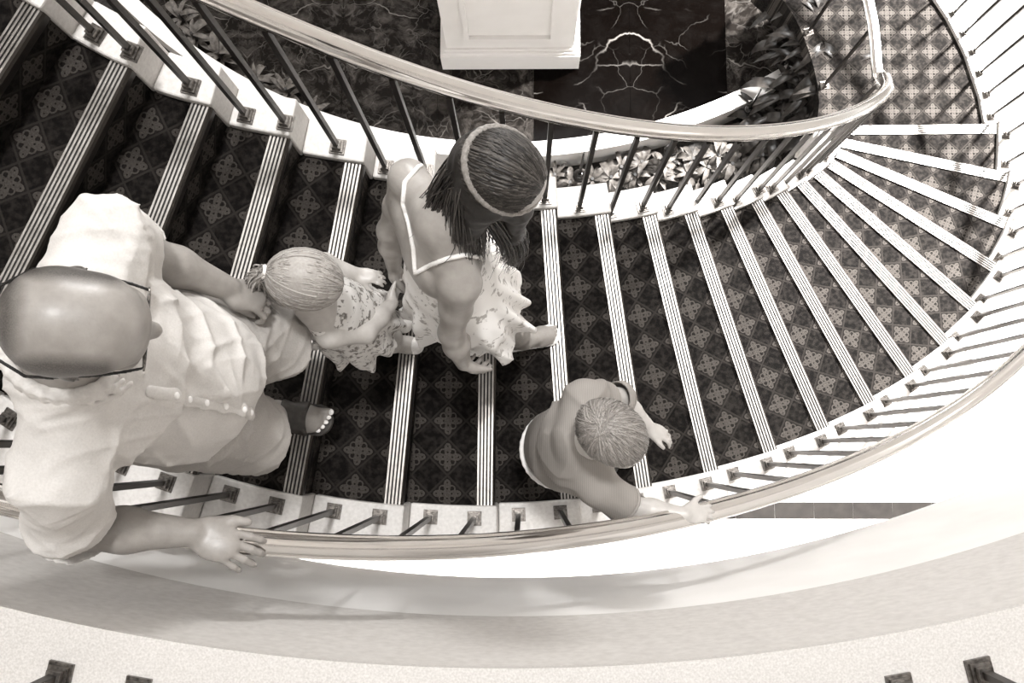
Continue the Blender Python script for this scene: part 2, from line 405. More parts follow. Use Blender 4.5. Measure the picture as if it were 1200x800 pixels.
# ------------------------------------------------------------------ unseen atrium walls and skylight ceiling, added to shape reflections and ambient light
def tube(name, r, z0, z1, mat, n=64):
    v, f = [], []
    for k in range(n):
        a = 2*math.pi*k/n; v += [(GC.x+r*math.cos(a), GC.y+r*math.sin(a)-1.2, z0), (GC.x+r*math.cos(a), GC.y+r*math.sin(a)-1.2, z1)]
    for k in range(n): j = (k+1) % n; f.append((2*k, 2*j, 2*j+1, 2*k+1))
    return mesh(name, v, f, mat)
M['wall'] = plain('cream_wall', 0.91, 0.8, nscale=3, namt=0.02)
tag(tube('wall_round', 9.0, -0.1, 11.5, M['wall']), 'unseen cream round wall added to shape the atrium light', kind='structure')
v, f = [], []
for k in range(64):
    a = 2*math.pi*k/64
    for r in (4.6, 9.0): v.append((GC.x+r*math.cos(a), GC.y+r*math.sin(a)-1.2, 11.5))
for k in range(64): j = (k+1) % 64; f.append((2*k, 2*k+1, 2*j+1, 2*j))
tag(mesh('ceiling', v, f, M['wall']), 'unseen cream ceiling added round an open skylight to shape the light', kind='structure')

# ------------------------------------------------------------------ main floor far below
fl = mesh('floor', *boxvf(-6.5, 7.0, -5.5, 6.5, -0.12, -0.004), M['grout']); tag(fl, 'white marble tiled lobby floor', kind='structure')
TS = 45*7.4/1100.0
tile_me = bpy.data.meshes.new('tile'); v, f = boxvf(0.0012, TS-0.0012, 0.0012, TS-0.0012, -0.02, 0.0); tile_me.from_pydata(v, [], f); tile_me.materials.append(M['floor'])
bar0, bar1 = at(900, 608, 0).y, at(900, 588, 0).y
strip_me = bpy.data.meshes.new('inlay_tile'); v, f = boxvf(0.0012, TS-0.0012, 0.0012, bar1-bar0-0.0012, -0.02, 0.0); strip_me.from_pydata(v, [], f); strip_me.materials.append(M['floor_dark'])
x0 = at(908, 600, 0).x
def seen(x, y):
    return (y < 0.75 and x > -4.2 and x < 5.4 and y > -1.6) or (x > 2.6 and y < 5.0 and x < 5.4)
cnt = 0
for ix in range(-22, 16):
    xx = x0+ix*TS
    if -3.9 < xx < 5.4: inst(strip_me, 'inlay_tile', fl, Matrix.Translation((xx, bar0, 0)))
    for iy in range(-6, 16):
        yy = bar1+iy*TS if iy >= 0 else bar0+iy*TS
        if seen(xx+TS/2, yy+TS/2) and cnt < 298: inst(tile_me, 'tile', fl, Matrix.Translation((xx, yy, 0))); cnt += 1

# ------------------------------------------------------------------ pool of dark marble, white rim, planter
POOLZ, RIMZ, BEDZ = 1.20, 1.50, 1.22
PC, PR = Vector((-0.12, 5.48)), 3.51
base = mesh('floor', *boxvf(-3.6, 3.0, 1.45, 6.2, POOLZ-0.5, POOLZ-0.03), M['soil']); tag(base, 'dark base under the marble slabs', kind='structure'); base.name = 'floor_marble'
SW = 0.66
for ix in range(-6, 4):
    xa = 0.725+ix*SW
    for iy in range(3):
        ya = 1.75+iy*1.35
        mat = M['marble_black'] if ix in (-1, 0) else M['marble_mottled']
        # slabs are trimmed to the round pool
        poly = []
        nn = 6
        lo = [(xa+0.001+(SW-0.002)*k/nn) for k in range(nn+1)]
        ylo = []
        for x in lo:
            dx = x-PC.x; yy = PC.y-math.sqrt(max(PR*PR-dx*dx, 0.04)); ylo.append(max(ya+0.001, yy-0.05))
        if min(ylo) > ya+1.349: continue
        ytop = ya+1.349
        poly = [(x, min(y, ytop-0.002)) for x, y in zip(lo, ylo)]+[(lo[-1], ytop), (lo[0], ytop)]
        vf = prism(poly, POOLZ-0.03, POOLZ); mesh('marble_slab', vf[0], vf[1], mat, base)
rimo = ring('trim_3', PR, PR+0.10, BEDZ-0.25, RIMZ, M['rim'], a0=-152, a1=-55, n=70, ctr=PC); tag(rimo, 'white curved rim between the marble pool and the planter', kind='structure')
# planting bed between the rim and the stair
bed_in = [PC+Vector((math.cos(math.radians(a)), math.sin(math.radians(a))))*(PR+0.05) for a in range(-150, -54, 3)]
vf = prism([(-3.4, 0.9), (-1.2, 1.0), (0.0, 0.8), (1.2, 1.1), (1.8, 1.6), (1.95, 2.3), (1.7, 2.9)]+[tuple(p) for p in bed_in[::-1]], BEDZ-0.3, BEDZ)
bed = mesh('floor_planter', vf[0], vf[1], M['soil']); tag(bed, 'dark soil of the planting bed inside the stair curve', kind='structure')
# white post and ledge at the far end of the rim
a_, b_ = at(186, 6, 1.5), at(196, 52, 1.2)

# pedestal
px0, px1 = at(519, 82, POOLZ).x, at(678, 82, POOLZ).x; pyf = at(600, 81, POOLZ).y; pcx = (px0+px1)/2; PW = px1-px0
ped = empty('pedestal', (pcx, pyf+PW/2, POOLZ)); tag(ped, 'white panelled square pedestal standing on the dark marble', 'pedestal')
def sq(hw, z0, z1): return boxvf(pcx-hw, pcx+hw, pyf+PW/2-hw, pyf+PW/2+hw, POOLZ+z0, POOLZ+z1)
h = PW/2
o = mesh('plinth', *sq(h, 0, 0.20), M['white_paint'], ped)
o = mesh('moulding', *VF().add(sq(h-0.014, 0.20, 0.225)).add(sq(h-0.03, 0.225, 0.25)).__dict__.values(), M['white_paint'], ped)
bodyv = VF(); hb = h-0.045
bodyv.add(sq(hb, 0.25, 1.55)); mesh('body', bodyv.v, bodyv.f, M['white_paint'], ped)
for sgn in (0, 1, 2, 3):
    # panel frame: four bevelled bars standing proud of the face
    fr = VF(); pw, z0, z1, d, t_ = hb-0.13, 0.40, 1.40, 0.026, 0.03
    fr.add(boxvf(-pw, pw, -hb-d, -hb+0.002, z0, z0+t_)); fr.add(boxvf(-pw, pw, -hb-d, -hb+0.002, z1-t_, z1))
    fr.add(boxvf(-pw, -pw+t_, -hb-d, -hb+0.002, z0+t_, z1-t_)); fr.add(boxvf(pw-t_, pw, -hb-d, -hb+0.002, z0+t_, z1-t_))
    R_ = Matrix.Translation((pcx, pyf+PW/2, POOLZ)) @ Matrix.Rotation(sgn*math.pi/2, 4, 'Z')
    o = mesh('panel_moulding', [R_ @ Vector(q) for q in fr.v], fr.f, M['white_paint'], ped)
mesh('cap', *VF().add(sq(h-0.03, 1.55, 1.60)).add(sq(h, 1.60, 1.66)).__dict__.values(), M['white_paint'], ped)

# planter lights: glossy black balls on slender stems
def ball_light(p, r, stem, lab):
    e = empty('globe_light', (p.x, p.y, p.z)); tag(e, lab, 'garden light', 'black globe lights in the planter')
    bm = bmesh.new(); bmesh.ops.create_uvsphere(bm, u_segments=20, v_segments=12, radius=r); me = bpy.data.meshes.new('globe'); bm.to_mesh(me); bm.free()
    for q in me.polygons: q.use_smooth = True
    me.materials.append(M['black_gloss']); sub(me, 'globe', e)
    v, f = sweep([(0, 0, -0.2), (0, 0, -r*0.8)], circ(0.012), up=(0, 1, 0)); me = bpy.data.meshes.new('stake'); me.from_pydata(v, [], f); me.materials.append(M['black_gloss']); sub(me, 'stake', e)
    v, f = sweep([(0, 0, r*0.9), (0, 0, r+stem*0.5), (0.0, 0.005, r+stem)], circ(0.009), up=(0, 1, 0), scales=[1.3, 1, 0.6]); me = bpy.data.meshes.new('stem'); me.from_pydata(v, [], f); me.materials.append(M['black_gloss']); sub(me, 'stem', e)
ball_light(at(679, 206, 1.5), 0.045, 0.42, 'glossy black ball light on a stem against the white rim')
ball_light(at(786, 176, 1.5), 0.045, 0.32, 'glossy black ball light half under the inner handrail')
ball_light(at(877, 128, 1.5), 0.03, 0.30, 'black stem light in front of the dark marble near the dense foliage')

# ------------------------------------------------------------------ foliage: every plant a thing, every leaf a part
def leaf_mesh(L, W, curl, mat, nm):
    n = 7; v, f = [], []
    for k in range(n+1):
        t = k/n; wd = W*math.sin(math.pi*min(1, (t*0.93+0.07)))**0.8*(1-0.25*t); x = L*t*math.cos(curl*t*0.7); z = L*t*math.sin(0.75-curl*t)*0.8
        v += [(x, -wd/2, z+wd*0.22), (x, 0, z), (x, wd/2, z+wd*0.22)]
    for k in range(n):
        for j in range(2): f.append((3*k+j, 3*k+j+1, 3*k+4+j, 3*k+3+j))
    me = bpy.data.meshes.new(nm); me.from_pydata(v, [], f); me.materials.append(mat)
    for q in me.polygons: q.use_smooth = True
    return me
M['leaf_a'] = plain('glossy_mid_leaf', 0.25, 0.5, nscale=30, namt=0.10, spec=0.15)
M['leaf_b'] = plain('glossy_dark_leaf', 0.15, 0.36, nscale=24, namt=0.06, spec=0.3)
M['leaf_c'] = plain('pale_leaf', 0.32, 0.55, nscale=30, namt=0.10, spec=0.15)
leaves = {k: [leaf_mesh(0.17*s, w_*s, c, M['leaf_'+k], 'leaf') for s, w_, c in ((1, 0.042, 0.9), (1.25, 0.05, 1.2), (0.8, 0.045, 0.6))] for k in 'abc'}
leaves['b'] = [leaf_mesh(0.33*s, w_*s, c, M['leaf_b'], 'leaf') for s, w_, c in ((1, 0.05, 1.0), (1.3, 0.06, 1.3), (0.8, 0.05, 0.7))]
def plant(u, v_, z, kind, n, lab, grp, sc=1.0):
    p = at(u, v_, z); e = empty('leafy_plant', (p.x, p.y, BEDZ)); tag(e, lab, 'plant', grp)
    st = sweep([(0, 0, -0.02), (0, 0, z-BEDZ+0.02)], circ(0.012, 6), up=(0, 1, 0)); me = bpy.data.meshes.new('stem'); me.from_pydata(st[0], [], st[1]); me.materials.append(M['leaf_b']); sub(me, 'stem', e)
    for k in range(n):
        a = k*2.399+random.uniform(-.3, .3); zz = z-BEDZ-0.10*(k % 3)/2*sc
        o = sub(random.choice(leaves[kind]), 'leaf', e)
        o.matrix_basis = Matrix.Translation((0, 0, max(zz, 0.02))) @ Matrix.Rotation(a, 4, 'Z') @ Matrix.Rotation(random.uniform(-0.5, 0.35), 4, 'Y') @ Matrix.Scale(sc*random.uniform(0.8, 1.15), 4)
LA = 'bushy pale-leaved plant growing along the planter beside the inner kerb'
LB = 'large dark glossy long-leaved plant at the landing end of the planter'
LC = 'small pale-leaved plant in the planter by the white rim'
for (u, v_) in [(650, 205), (668, 214), (694, 210), (716, 208), (728, 196), (744, 205), (752, 190), (772, 205), (778, 192), (806, 203), (812, 186), (830, 196), (842, 182), (858, 192), (872, 178), (893, 182), (905, 168), (925, 168), (850, 165), (885, 160)]:
    plant(u, v_, 1.36, 'a' if (u // 7) % 3 else 'c', 17, LA, 'pale plants along the inner kerb', 0.85)
for (u, v_, z) in [(912, 134, 1.5), (940, 146, 1.55), (966, 134, 1.65), (925, 108, 1.6), (952, 108, 1.7), (978, 104, 1.82), (940, 82, 1.7), (965, 80, 1.8), (986, 78, 1.86), (950, 55, 1.75), (972, 52, 1.84),
                   (945, 30, 1.75), (966, 26, 1.84), (935, 60, 1.6), (984, 128, 1.78), (900, 150, 1.45), (955, 4, 1.8), (930, 10, 1.6), (962, 156, 1.6), (890, 135, 1.42)]:
    plant(u, v_, z, 'b', 13, LB, 'dark plants at the landing end')
for (u, v_) in [(335, 105), (300, 92), (255, 62), (225, 40), (210, 18), (365, 128)]:
    plant(u, v_, 1.34, 'c', 9, LC, 'pale plants behind the upper steps')

# ------------------------------------------------------------------ people: one continuous surface per body, grown from a signed-distance field
import openvdb
def V(*a): return np.array(a, float)
def nz(a): a = np.asarray(a, float); return a/np.linalg.norm(a)
class Field:
    def __init__(s): s.ops = []
    def cone(s, a, ra, b, rb, k=0.015, flat=None): s.ops.append(('c', V(*a), ra, V(*b), rb, k, flat)); return s
    def chain(s, pts, rs, k=0.015):
        for i in range(len(pts)-1): s.cone(pts[i], rs[i], pts[i+1], rs[i+1], k)
        return s
    def ell(s, c, r, ax=None, k=0.015): s.ops.append(('e', V(*c), V(*r), np.eye(3) if ax is None else np.array([nz(a) for a in ax]), k)); return s
    def carve(s, c, r, ax=None, k=0.004): s.ops.append(('s', V(*c), V(*r), np.eye(3) if ax is None else np.array([nz(a) for a in ax]), k)); return s
    def bore(s, a, ra, b, rb, k=0.003): s.ops.append(('b', V(*a), ra, V(*b), rb, k, None)); return s
    def trim(s, p, n, R_): s.ops.append(('t', V(*p), nz(n), R_)); return s
    def cut(s, p, n): s.ops.append(('p', V(*p), nz(n))); return s
    def wave(s, fn): s.ops.append(('w', fn)); return s
    def bounds(s, pad):
        lo, hi = np.full(3, 1e9), np.full(3, -1e9)
        for o in s.ops:
            if o[0] == 'c':
                for p, r in ((o[1], o[2]), (o[3], o[4])): lo = np.minimum(lo, p-r); hi = np.maximum(hi, p+r)
            elif o[0] == 'e': m_ = (np.abs(o[3].T)*o[2]).sum(1); lo = np.minimum(lo, o[1]-m_); hi = np.maximum(hi, o[1]+m_)
        return lo-pad, hi+pad
    def build(s, name, vox, mat, parent, disp=None, smooth=True):
        pad = vox*5+0.01; lo, hi = s.bounds(pad)
        n = np.ceil((hi-lo)/vox).astype(int)+1
        ax = [lo[i]+vox*np.arange(n[i]) for i in range(3)]
        BIG = vox*4; A = np.full(n, BIG, np.float32)
        def dist(o, P):
            if o[0] in 'cb':
                a, ra, b, rb, flat = o[1], o[2], o[3], o[4], o[6]
                X, Y, Z = P[0]-a[0], P[1]-a[1], P[2]-a[2]; ab = b-a
                if flat is not None:
                    nn, f_ = flat; nn = nz(nn); ab = ab+nn*(ab@nn)*(1/f_-1); dt = (X*nn[0]+Y*nn[1]+Z*nn[2])*(1/f_-1); X, Y, Z = X+nn[0]*dt, Y+nn[1]*dt, Z+nn[2]*dt
                L = max(ab@ab, 1e-9); h = np.clip((X*ab[0]+Y*ab[1]+Z*ab[2])/L, 0, 1)
                d = np.sqrt((X-h*ab[0])**2+(Y-h*ab[1])**2+(Z-h*ab[2])**2)-(ra+h*(rb-ra))
                return d if flat is None else d*flat[1]
            c, r, R_ = o[1], o[2], o[3]
            X, Y, Z = P[0]-c[0], P[1]-c[1], P[2]-c[2]; k0 = 0; k1 = 0
            for j in range(3):
                q = X*R_[j, 0]+Y*R_[j, 1]+Z*R_[j, 2]; k0 = k0+(q/r[j])**2; k1 = k1+(q/r[j]**2)**2
            k0 = np.sqrt(k0); return k0*(k0-1)/np.maximum(np.sqrt(k1), 1e-6)
        for o in s.ops:
            if o[0] in 'cesb':
                if o[0] in 'cb': k = o[5]; l2 = np.minimum(o[1]-o[2], o[3]-o[4]); h2 = np.maximum(o[1]+o[2], o[3]+o[4])
                else: k = o[4]; m_ = (np.abs(o[3].T)*o[2]).sum(1); l2, h2 = o[1]-m_, o[1]+m_
                mg = BIG+k
                i0 = np.maximum(np.floor((l2-mg-lo)/vox).astype(int), 0); i1 = np.minimum(np.ceil((h2+mg-lo)/vox).astype(int)+1, n)
                if (i1 <= i0).any(): continue
                sl = tuple(slice(i0[j], i1[j]) for j in range(3))
                P = (ax[0][sl[0], None, None], ax[1][None, sl[1], None], ax[2][None, None, sl[2]])
                d = dist(o, P).astype(np.float32); a = A[sl]
                if o[0] in 'sb':
                    h = np.maximum(k-np.abs(a+d), 0)/k; A[sl] = np.maximum(a, -d)+h*h*k*0.25
                else:
                    h = np.maximum(k-np.abs(a-d), 0)/k; A[sl] = np.minimum(a, d)-h*h*k*0.25
            elif o[0] == 't':
                i0 = np.maximum(np.floor((o[1]-o[3]-BIG-lo)/vox).astype(int), 0); i1 = np.minimum(np.ceil((o[1]+o[3]+BIG-lo)/vox).astype(int)+1, n)
                sl = tuple(slice(i0[j], i1[j]) for j in range(3))
                X, Y, Z = ax[0][sl[0], None, None]-o[1][0], ax[1][None, sl[1], None]-o[1][1], ax[2][None, None, sl[2]]-o[1][2]
                d = np.maximum(-(X*o[2][0]+Y*o[2][1]+Z*o[2][2]), np.sqrt(X*X+Y*Y+Z*Z)-o[3]).astype(np.float32); A[sl] = np.maximum(A[sl], -d)
            elif o[0] == 'p':
                d = (ax[0][:, None, None]-o[1][0])*o[2][0]+(ax[1][None, :, None]-o[1][1])*o[2][1]+(ax[2][None, None, :]-o[1][2])*o[2][2]
                A = np.maximum(A, d.astype(np.float32))
            elif o[0] == 'w':
                A = A+o[1](ax[0][:, None, None], ax[1][None, :, None], ax[2][None, None, :]).astype(np.float32)*(np.abs(A) < BIG*0.999)
        A = np.clip(A, -BIG, BIG)
        g = openvdb.FloatGrid(BIG); g.copyFromArray(np.ascontiguousarray(A)); 
        pts, quads = g.convertToQuads(0.0)
        pts = pts*vox+lo
        me = bpy.data.meshes.new(name); me.vertices.add(len(pts)); me.vertices.foreach_set('co', np.ascontiguousarray(pts, np.float32).ravel())
        me.loops.add(len(quads)*4); me.loops.foreach_set('vertex_index', np.ascontiguousarray(quads[:, ::-1], np.int32).ravel())
        me.polygons.add(len(quads)); me.polygons.foreach_set('loop_start', np.arange(len(quads), dtype=np.int32)*4)
        me.update(); me.validate()
        me.polygons.foreach_set('use_smooth', [smooth]*len(me.polygons)); me.materials.append(mat)
        bm = bmesh.new(); bm.from_mesh(me)
        for _ in range(2): bmesh.ops.smooth_vert(bm, verts=bm.verts, factor=0.4, use_axis_x=True, use_axis_y=True, use_axis_z=True)
        bmesh.ops.recalc_face_normals(bm, faces=bm.faces); bm.to_mesh(me); bm.free()
        o = bpy.data.objects.new(name, me); link(o, parent)
        if parent is not None: o.matrix_parent_inverse = Matrix.Translation(-parent.location)
        return o
def folds(seed, amp, freq, n=5, dirs=None):
    rg = np.random.RandomState(seed); W = rg.normal(size=(n, 3)); W = W/np.linalg.norm(W, axis=1)[:, None]*freq*rg.uniform(.5, 1.4, (n, 1)); ph = rg.uniform(0, 6.28, n)
    if dirs is not None: W = W*np.array(dirs)
    def fn(x, y, z):
        t = 0
        for w_, p in zip(W, ph): t = t+np.sin(w_[0]*x+w_[1]*y+w_[2]*z+p)
        return amp*t/n*1.6
    return fn
def creases(seed, amp, freq, n=5, sharp=3):
    rg = np.random.RandomState(seed); W = rg.normal(size=(n, 3)); W = W/np.linalg.norm(W, axis=1)[:, None]*freq*rg.uniform(.6, 1.3, (n, 1)); ph = rg.uniform(0, 6.28, n)
    W2 = rg.normal(size=(n, 3))*freq*.45; W3 = rg.normal(size=(n, 3))*freq*.4
    def fn(x, y, z):
        t = 0
        for w_, v_, m_, p in zip(W, W2, W3, ph):
            q = 1-np.abs(np.sin(w_[0]*x+w_[1]*y+w_[2]*z+p+1.2*np.sin(v_[0]*x+v_[1]*y+v_[2]*z+2*p)))
            t = t-q**sharp*np.clip(.3+np.sin(m_[0]*x+m_[1]*y+m_[2]*z+3*p), 0, 1)
        return amp*t
    return fn
def basis(F, U):
    F = nz(F); U = np.asarray(U, float); U = nz(U-F*(U@F)); return F, np.cross(F, U), U            # forward, right, up
def add_head(fd, c, F, U, s, neck, nr=0.056, cr=1.0, nose=1.0):
    F, R_, U = basis(F, U); c = V(*c); ax = [F, R_, U]
    P = lambda f, r, u: c+s*(f*F+r*R_+u*U)
    fd.ell(P(-.006, 0, .025), V(.095, .078, .093)*s*cr, ax, .02)
    fd.ell(P(-.036, 0, .018), V(.073, .079, .088)*s*cr, ax, .02); fd.ell(P(.028, 0, .034), V(.066, .069, .076)*s*cr, ax, .02)
    fd.ell(P(.032, 0, -.035), V(.060, .060, .085)*s, ax, .03)
    fd.ell(P(.046, 0, -.088), V(.040, .042, .036)*s, ax, .03)
    fd.ell(P(.080, 0, .014), V(.015, .050, .014)*s, ax, .02)
    for sg in (-1, 1): fd.ell(P(.068, sg*.040, -.035), V(.022, .024, .022)*s, ax, .02)
    fd.cone(P(.088, 0, .004), .008*s, P(.108*nose, 0, -.036), .0135*s, .012)
    for sg in (-1, 1): fd.ell(P(.094, sg*.011, -.040), V(.010, .009, .008)*s, ax, .006)
    fd.ell(P(.086, 0, -.064), V(.010, .024, .006)*s, ax, .008); fd.ell(P(.085, 0, -.075), V(.010, .021, .007)*s, ax, .008)
    fd.carve(P(.099, 0, -.069), V(.010, .026, .0022)*s, ax, .004)
    for sg in (-1, 1):
        fd.carve(P(.092, sg*.031, -.008), V(.012, .018, .010)*s, ax, .008)
        fd.ell(P(-.010, sg*.081, -.010), V(.017, .008, .031)*s, [nz(F-.0*U), nz(R_+sg*F*-.35), U], .006)
        fd.carve(P(-.004, sg*.090, -.008), V(.009, .006, .019)*s, ax, .004)
    fd.cone(P(-.022, 0, -.045), nr*s, neck, nr*1.12*s, .03)
    return P, (F, R_, U)
def eyes(parent, P, ax, s, iris):
    for sg in (-1, 1):
        f2 = Field(); f2.ell(P(.0765, sg*.031, -.008), V(.0115, .0115, .0115)*s); e = f2.build('eye', 0.002, M['eye_white'], parent)
        f3 = Field(); f3.ell(P(.0868, sg*.031, -.009), V(.003, .0055, .0055)*s, ax); i_ = f3.build('iris', 0.0012, iris, None); i_.parent = e; i_.matrix_parent_inverse = e.matrix_world.inverted() if False else Matrix()
        i_.matrix_parent_inverse = Matrix()
        # the eye carries the inverse of its person's offset; give the iris the same frame
def add_hand(fd, W, D, N, side, s, curl=(.3, .35, .4, .45), spread=.10, thumb=(.75, .65, .25), k=.006):
    D = nz(D); N = np.asarray(N, float); N = nz(N-D*(N@D)); S = np.cross(D, N)*side; W = V(*W)
    fd.ell(W+D*.046*s, V(.052, .040, .0150)*s, [D, S, N], .012)
    fd.ell(W+(D*.030+S*.022+N*.006)*s, V(.034, .018, .017)*s, [D, S, N], .012)
    for j, (o_, L, c) in enumerate(zip((.029, .010, -.010, -.028), (.071, .079, .073, .058), curl)):
        root = W+(D*(.083 if j in (1, 2) else .077)+S*o_)*s; a0 = spread*(1.2-j*.8)
        d0 = nz(D+S*a0); p = root-d0*.012*s; r = (.0088, .0092, .0088, .0076)[j]*s
        ang = c*.6
        for q, fr in enumerate((.46, .31, .23)):
            dd = d0*math.cos(ang)+N*math.sin(ang); e = p+dd*L*fr*s+(dd*.012*s if q == 0 else 0)
            fd.cone(p, r*(1-.07*q), e, r*(.96-.07*q), .004); p = e; ang += c*(1.15 if q == 0 else .8)
    p = W+(D*.022+S*.030+N*.004)*s; t = nz(D*thumb[0]+S*thumb[1]+N*thumb[2])
    e = p+t*.044*s; fd.cone(p, .0145*s, e, .0120*s, .010); t2 = nz(t+D*.45+N*.15); fd.cone(e, .0120*s, e+t2*.030*s, .0095*s, .004)
    return D, S, N
def add_foot(fd, ankle, toe_dir, up, s, toes=True):
    F = nz(V(*toe_dir)); U = nz(V(*up)-F*(V(*up)@F)); R_ = np.cross(F, U); a = V(*ankle)
    fd.cone(a, .040*s, a-F*.035*s-U*.045*s, .034*s, .02); fd.cone(a+F*.01*s-U*.005*s, .036*s, a+F*.10*s-U*.052*s, .026*s, .03)
    fd.ell(a+F*.085*s-U*.060*s, V(.045, .043, .020)*s, [F, R_, U], .02); fd.ell(a+F*.03*s-U*.062*s, V(.08, .034, .018)*s, [F, R_, U], .02)
    return F, R_, U
def strands(name, parent, paths, r, mats, seed=0, taper=0.18):
    """hair: thin tapering tubes along given paths, one mesh"""
    rg = random.Random(seed); v, f, fm = [], [], []
    for P in paths:
        k = len(v); n = len(P); m_ = rg.randrange(len(mats)); rr = r*rg.uniform(.7, 1.3)
        for i, p in enumerate(P):
            t = nz(np.asarray(P[min(i+1, n-1)])-np.asarray(P[max(i-1, 0)])); u = np.cross(t, V(.31, .2, .93)); u = nz(u) if np.linalg.norm(u) > 1e-6 else V(1, 0, 0); w_ = np.cross(t, u)
            q = rr*(1-(1-taper)*(i/(n-1))**1.5)
            for a in range(4): v.append(tuple(np.asarray(p)+q*(math.cos(a*math.pi/2)*u+math.sin(a*math.pi/2)*w_)))
        for i in range(n-1):
            for a in range(4): f.append((k+4*i+a, k+4*i+(a+1) % 4, k+4*i+4+(a+1) % 4, k+4*i+4+a)); fm.append(m_)
    o = mesh(name, v, f, None, parent, smooth=True, mats=mats, fm=fm); return o
def skin_mat(name, v, stub=None):
    t = Nt(name); f = t.noise(t.pos(), 30, 5, .6); c = t.ramp(f, [(0.3, v-.035), (0.7, v+.03)])
    t.bump(t.noise(t.pos(), 220, 3), .12, .002)
    if stub:
        at_ = t.n('ShaderNodeAttribute', attribute_name='stubble').outputs['Fac']
        sp_ = t.ramp(t.noise(t.pos(), 420, 2), [(0.35, stub-.06), (0.65, stub+.08)])
        c = t.mix(at_, c, sp_)
    return t.fin(c, .38, spec=.5)
def hair_mat(name, v): return plain(name, v, .45, nscale=160, namt=.03, spec=.35)
def cloth(name, v, nscale=240, namt=.03, bump=.25):
    t = Nt(name); f = t.noise(t.pos(), nscale, 3); g = t.noise(t.pos(), 14, 3)
    c = t.mix(.35, t.ramp(f, [(.3, v-namt), (.7, min(v+namt, 1))]), t.ramp(g, [(.3, v-.05), (.7, min(v+.04, 1))])); t.bump(f, bump, .002)
    return t.fin(c, .85, spec=.2)
def floral(name, v, ink, scale, amount):
    t = Nt(name); f1 = t.noise(t.pos(), scale, 1.5, .5, .6); f2 = t.noise(t.pos(), scale*3.2, 2, .6)
    spot = t.ramp(t.M('ADD', t.M('MULTIPLY', f1, .72), t.M('MULTIPLY', f2, .28)), [(amount-.03, v), (amount+.03, ink)])
    t.bump(t.noise(t.pos(), 200, 2), .15, .002)
    return t.fin(spot, .85, spec=.2)
M['eye_white'] = plain('eye_white', .85, .2); M['iris'] = plain('dark_iris', .1, .2)
M['skin_man'] = skin_mat('tanned_skin', .57, .24); M['skin_woman'] = skin_mat('fair_skin', .60); M['skin_child'] = skin_mat('pale_skin', .71)
M['shirt'] = cloth('pale_cotton_shirt', .80); M['shorts'] = cloth('khaki_shorts', .68); M['dark_leather'] = plain('dark_brown_leather', .20, .45, nscale=60, namt=.04)
M['black_plastic'] = plain('black_plastic', .05, .3); M['button'] = plain('pearl_button', .93, .2); M['nail'] = plain('toenail', .88, .3)
M['lens'] = plain('dark_lens', .5, .05, metal=.6)
M['dress_w'] = floral('white_floral_cotton', .95, .70, 40, .60); M['dress_g'] = floral('grey_floral_cotton', .86, .50, 52, .56)
M['tee'] = None
t = Nt('grey_striped_jersey'); wv = t.n('ShaderNodeTexWave'); wv.inputs['Scale'].default_value = 60; wv.inputs['Distortion'].default_value = .6; t.t.links.new(t.pos(), wv.inputs['Vector'])
t.bump(t.noise(t.pos(), 260, 2), .2, .002); M['tee'] = t.fin(t.ramp(wv.outputs['Fac'], [(.2, .535), (.8, .575)]), .9, spec=.15)
M['white_cotton'] = cloth('white_cotton', .92); M['navy'] = cloth('dark_shorts', .16)
BR = [hair_mat('brown_hair_%s' % k, v) for k, v in (('deep', .14), ('mid', .21), ('light', .30))]
BL = [hair_mat('blond_hair_%s' % k, v) for k, v in (('deep', .54), ('mid', .62), ('light', .70))]
BS = [hair_mat('sandy_hair_%s' % k, v) for k, v in (('deep', .46), ('mid', .52), ('light', .60))]
def arc_on(c, ax, rad, d0, d1, n, lift=1.0, bow=0.0):
    """path over an ellipsoidal head between two directions"""
    d0, d1 = nz(d0), nz(d1); out = []
    for i in range(n+1):
        t = i/n; d = nz(d0*(1-t)+d1*t+1e-6); r = lift+bow*math.sin(math.pi*t); q = c
        out.append(c+sum(ax[j]*(d[j]*rad[j]*r) for j in range(3)))
    return out

